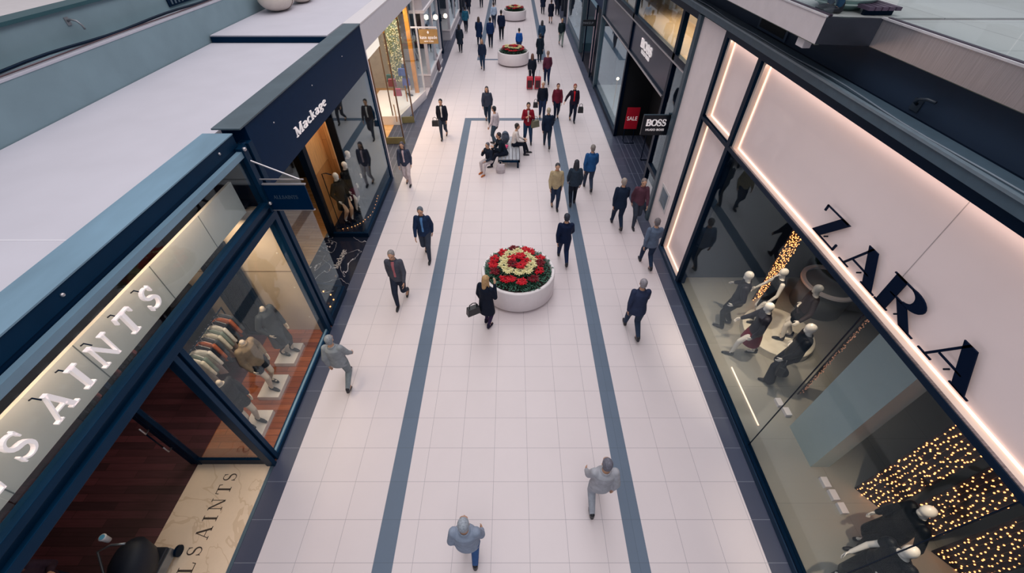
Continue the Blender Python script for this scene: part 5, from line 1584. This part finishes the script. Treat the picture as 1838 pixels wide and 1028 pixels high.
MB().lathe([(0, 0), (.035, 0), (.045, .13), (.05, .135), (.05, .15), (0, .15)], (-6.36, 1.86, 1.05), 20).build('cup', M('cup_white', '#e6e6ea', .4), t, True)
MB().lathe([(0, .151), (.036, .151), (.036, .158), (0, .158)], (-6.36, 1.86, 1.05), 20).build('lid', M('cup_blue', '#58b4e0', .4), t)
t.location += Vector((.37, -.08, 0))
W('shopper in dark clothes behind the pushchair at the bottom left, in the corner shop', -6.62, 1.25, -PI / 2, 'phone', 'jacket', 'trousers', '#3a2a38', '#141c2c', 'long', '#5c3c34', 1.68, group='people in the corner shop')
# visitor on the upper right floor
p_ = person('person', 'person in blue trousers and a dark coat standing behind the upper right balustrade', (4.42, 6.72), PI / 2, PO['stand'], dict(top='coat', bottom='trousers'), {'top': cm('#16202f'), 'bottom': cm('#2c4c68')}, None, 1.72, hair='short', key='stand', loc_z=6.796)

# ================================================================== MANNEQUINS
def MQ(name, label, x, y, z, rz, P, outfit, ct, cb, h=1.8, headless=False, group='mannequins in the large right window', shoe='#14161f', skin=None):
    c = {}
    if ct: c['top'] = cm(ct, .5)
    if cb: c['bottom'] = cm(cb, .6)
    c['shoe'] = cm(shoe, .4)
    return person(name, label, (x, y), rz, P, outfit, c, group, h, cat='mannequin', skin=skin or MANN, manq=True, headless=headless, loc_z=z, vox=.009)
p1 = pose(.06, ('pocket', 0), ('out', 0), wide=.03)
p2 = pose(.05, ('swing', .1), ('swing', .35))
p3 = pose(.24, ('swing', .25), ('swing', .2))
p4 = pose(.10, ('out', 0), ('hip', 0))
p5 = pose(.12, ('swing', .3), ('hip', 0), wide=.05)
MQ('mannequin', 'white mannequin in a dark embroidered jacket and black trousers, leftmost in the right window', 5.33, 6.76, .12, math.radians(60), p1, dict(top='jacket', bottom='trousers'), '#15131e', '#0b0f1a', 1.80)
MQ('mannequin', 'white mannequin in a sleeveless black dress with a bare arm, on the round plinth', 6.02, 6.72, .335, math.radians(80), p2, dict(top='dress'), '#05070c', None, 1.72)
MQ('mannequin', 'white mannequin in a grey jacket and burgundy skirt striding at the front of the plinth', 5.40, 5.86, .12, math.radians(70), p3, dict(top='jacket', bottom='skirt'), '#26242e', '#6a1028', 1.76)
MQ('mannequin', 'white mannequin in a sheer brown top and black shorts, right rear of the plinth', 6.48, 6.18, .335, math.radians(70), p4, dict(top='sweater', bottom='shorts'), '#2c2226', '#07090e', 1.74)
MQ('mannequin', 'white mannequin in a black leather jacket and wide flared trousers', 5.86, 5.18, .12, math.radians(65), p5, dict(top='jacket', bottom='flares'), '#0b0d14', '#171c28', 1.86)
MQ('mannequin', 'white mannequin in a black coat with a pale collar, near the lower fairy lights', 5.80, 1.93, .12, math.radians(80), pose(.1, ('out', 0), ('swing', 0)), dict(top='longcoat', bottom='trousers'), '#05070c', '#07090e', 1.80)
MQ('mannequin', 'white mannequin in a black jacket with bare shoulder, lowest full head in the right window', 5.22, 1.46, .12, math.radians(100), pose(.08, ('hip', 0), ('swing', .2)), dict(top='vest', bottom='flares'), '#060b14', '#07090e', 1.80)
MQ('mannequin', 'dark sequinned mannequin at the very bottom of the right window', 5.75, 1.02, .12, math.radians(90), pose(.05), dict(top='longcoat', bottom='trousers'), '#1a1a22', '#12161f', 1.60, headless=True)
t = thing('embroidery', 'clusters of red and orange flowers embroidered on the leftmost mannequin jacket', 'embroidery', (5.2, 6.7, 1.3))
bpy.data.objects.remove(t)
t = handbag('handbag', (5.62, 5.0, .72), (.34, .12, .24), M('bag_black'), 'black handbag hanging from the arm of the flared-trousers mannequin', rz=1.0)
# corner shop mannequins (headless, facing the hall)
gA = 'headless mannequins in the corner shop window'
AM = M('mannequin_stone', '#d8c6b2', .4, var=.02)
q1 = pose(.06, ('swing', .1), ('pocket', 0))
q2 = pose(-.08, ('pocket', 0), ('swing', .1))
MQ('mannequin', 'headless mannequin in a black dress with a pale collar, nearest the entrance', -5.28, 4.12, .14, -PI / 2 - .3, q1, dict(top='sweater', bottom='shorts'), '#26262d', '#16181f', 1.72, True, gA, '#2a2a30', AM)
MQ('mannequin', 'headless mannequin in a tan leather jacket and black skirt, middle plinth', -5.28, 5.02, .14, -PI / 2 - .3, q2, dict(top='jacket', bottom='shorts'), '#8c7862', '#12161f', 1.74, True, gA, '#2a2a30', AM)
MQ('mannequin', 'headless mannequin in a long grey open coat, far plinth of the corner shop', -5.28, 5.92, .14, -PI / 2 - .3, q1, dict(top='longcoat', bottom='tights'), '#3b4046', '#1a1b20', 1.74, True, gA, '#2a2a30', AM)
# second shop mannequins
gM = 'mannequins in black coats in the second left window'
MQ('mannequin', 'mannequin in a black wool coat, nearest the glass corner of the second left window', -5.36, 11.25, .13, -PI / 2 - .4, q1, dict(top='coat', bottom='tights'), '#04060a', '#c9a080', 1.78, False, gM)
MQ('mannequin', 'mannequin in a black coat and burgundy skirt in the middle of the second left window', -5.30, 11.95, .13, -PI / 2 - .4, q2, dict(top='jacket', bottom='skirt'), '#04060a', '#4a1626', 1.78, False, gM)
MQ('mannequin', 'mannequin in a black puffer jacket farthest inside the second left window', -5.42, 12.7, .13, -PI / 2 - .4, q1, dict(top='coat', bottom='trousers'), '#04060a', '#04060a', 1.78, False, gM)
t = thing('handbag_stand', 'black metal stand holding a black handbag against the wooden wall', 'stand', (-5.62, 11.0, .13))
MB().tube([(-5.6, 11.0, .13), (-5.6, 11.0, 2.0), (-5.45, 10.95, 2.05), (-5.3, 10.95, 2.0)], .015, 8).build('pole', BLACK, t, True)
MB().lathe([(0, 0), (.12, 0), (.12, .02), (0, .02)], (-5.6, 11.0, .13), 20).build('foot', BLACK, t)
# third shop and far right figures
MQ('mannequin', 'mannequin in a deep blue dress beside the golden post of the bright shop', -5.35, 22.1, .40, -PI / 2, q2, dict(top='longcoat'), '#142a4c', None, 1.75, False, 'mannequins in the bright shop')
MQ('mannequin', 'mannequin in an orange top and dark trousers inside the bright shop entrance', -6.4, 17.6, .002, -PI / 2, q1, dict(top='sweater', bottom='trousers'), '#c8502c', '#2a2030', 1.72, False, 'mannequins in the bright shop')
MQ('mannequin', 'mannequin in a dark grey dress behind the pale shopfront window under the globe lamps', -5.4, 25.6, .62, -PI / 2, q2, dict(top='dress'), '#3c3844', None, 1.72, False, 'mannequins in the pale shopfront')
MQ('mannequin', 'mannequin in a navy suit standing in the glass-cornered shopfront far right', 5.0, 36.4, .5, PI / 2, q1, dict(top='coat', bottom='trousers'), '#141e38', '#141e38', 1.9, False, None)

# ================================================================== CLOTHES RACKS
def garment_mesh(seed):
    r = random.Random(seed)
    mb = MB()
    ln = r.uniform(.62, .85)
    mb.loft([(0, 0, -ln, .03, .24), (0, 0, -ln * .5, .035, .21), (0, 0, -.16, .04, .20), (0, 0, -.07, .035, .17), (0, 0, -.02, .02, .06)], 14)
    mb.capsule((0, -.18, -.13), .045, (0, -.25, -.5), .035, 8)
    mb.capsule((0, .18, -.13), .045, (0, .25, -.5), .035, 8)
    return mb
GM = [garment_mesh(i) for i in range(3)]
GP = []
def rack(x, y0, y1, z, label, cols_, where, n):
    t = thing('clothes_rail', label, 'clothes rail', (x, (y0 + y1) / 2, 0))
    MB().tube([(x, y0, z), (x, y1, z)], .015, 8).build('rail', BLACK, t)
    for y in (y0 + .02, y1 - .02):
        MB().tube([(x, y, .02), (x, y, z)], .014, 8).build('post', BLACK, t)
        MB().box(x - .22, y - .015, .0, x + .22, y + .015, .025).build('foot', BLACK, t)
    for k in range(n):
        y = y0 + .10 + (y1 - y0 - .2) * k / (n - 1)
        nm, hx = cols_[k % len(cols_)]
        gi = k % 3
        g = thing('hanging_garment', '%s garment on the %s, %s along' % (nm, where, ('first', 'second', 'third', 'fourth', 'fifth', 'sixth', 'seventh', 'eighth', 'ninth', 'tenth', 'eleventh', 'twelfth', 'thirteenth', 'fourteenth')[k]), 'garment', (x, y, z - .10), 'garments on the %s' % where)
        g.rotation_euler = (0, 0, PI / 2 + random.uniform(-.15, .15))
        if len(GP) <= gi:
            GM[gi].build('cloth', cm('#444444'), None, True, base=False)
            o = col.objects[-1]; GP.append(o.data)
            bpy.data.objects.remove(o)
        o = bpy.data.objects.new('cloth', GP[gi]); col.objects.link(o); o.parent = g
        o.material_slots[0].link = 'OBJECT'; o.material_slots[0].material = cm(hx)
        hk = MB().tube([(0, 0, -.02), (0, 0, .07), (.02, 0, .1), (.03, 0, .11), (.0, 0, .13)], .004, 5)
        hk.tube([(0, -.18, -.08), (0, 0, 0), (0, .18, -.08)], .007, 6)
        me = hk.build('hanger', STEEL, None, base=False)
        me.parent = g
rack(-6.35, 4.75, 6.15, 1.45, 'black clothes rail with pale and grey garments behind the corner shop mannequins',
     [('cream', '#d8d0c0'), ('grey-green', '#7c8a84'), ('white', '#e2ddd6'), ('black', '#14161c'), ('rust', '#b0603c'), ('slate', '#4a5058')], 'rail behind the corner shop mannequins', 12)
rack(-8.3, 3.9, 5.6, 1.5, 'dark clothes rail with black garments deep inside the corner shop',
     [('black', '#14161c'), ('charcoal', '#26282e'), ('rose', '#8a4c50'), ('dark navy', '#161e2c')], 'rail deep inside the corner shop', 12)
t = thing('hanging_coat_bank', 'wide black round rack of coats at the back of the corner shop window', 'garment rack', (-6.9, 6.2, 0))
MB().loft([(-7.2, 6.2, .5, .42, .30), (-7.2, 6.2, 1.2, .46, .34), (-7.2, 6.2, 1.9, .40, .28), (-7.2, 6.2, 2.1, .2, .16)], 24).build('coats', cm('#15161c'), t, True)
MB().tube([(-7.2, 6.2, .0), (-7.2, 6.2, .55)], .03, 8).build('pole', BLACK, t)
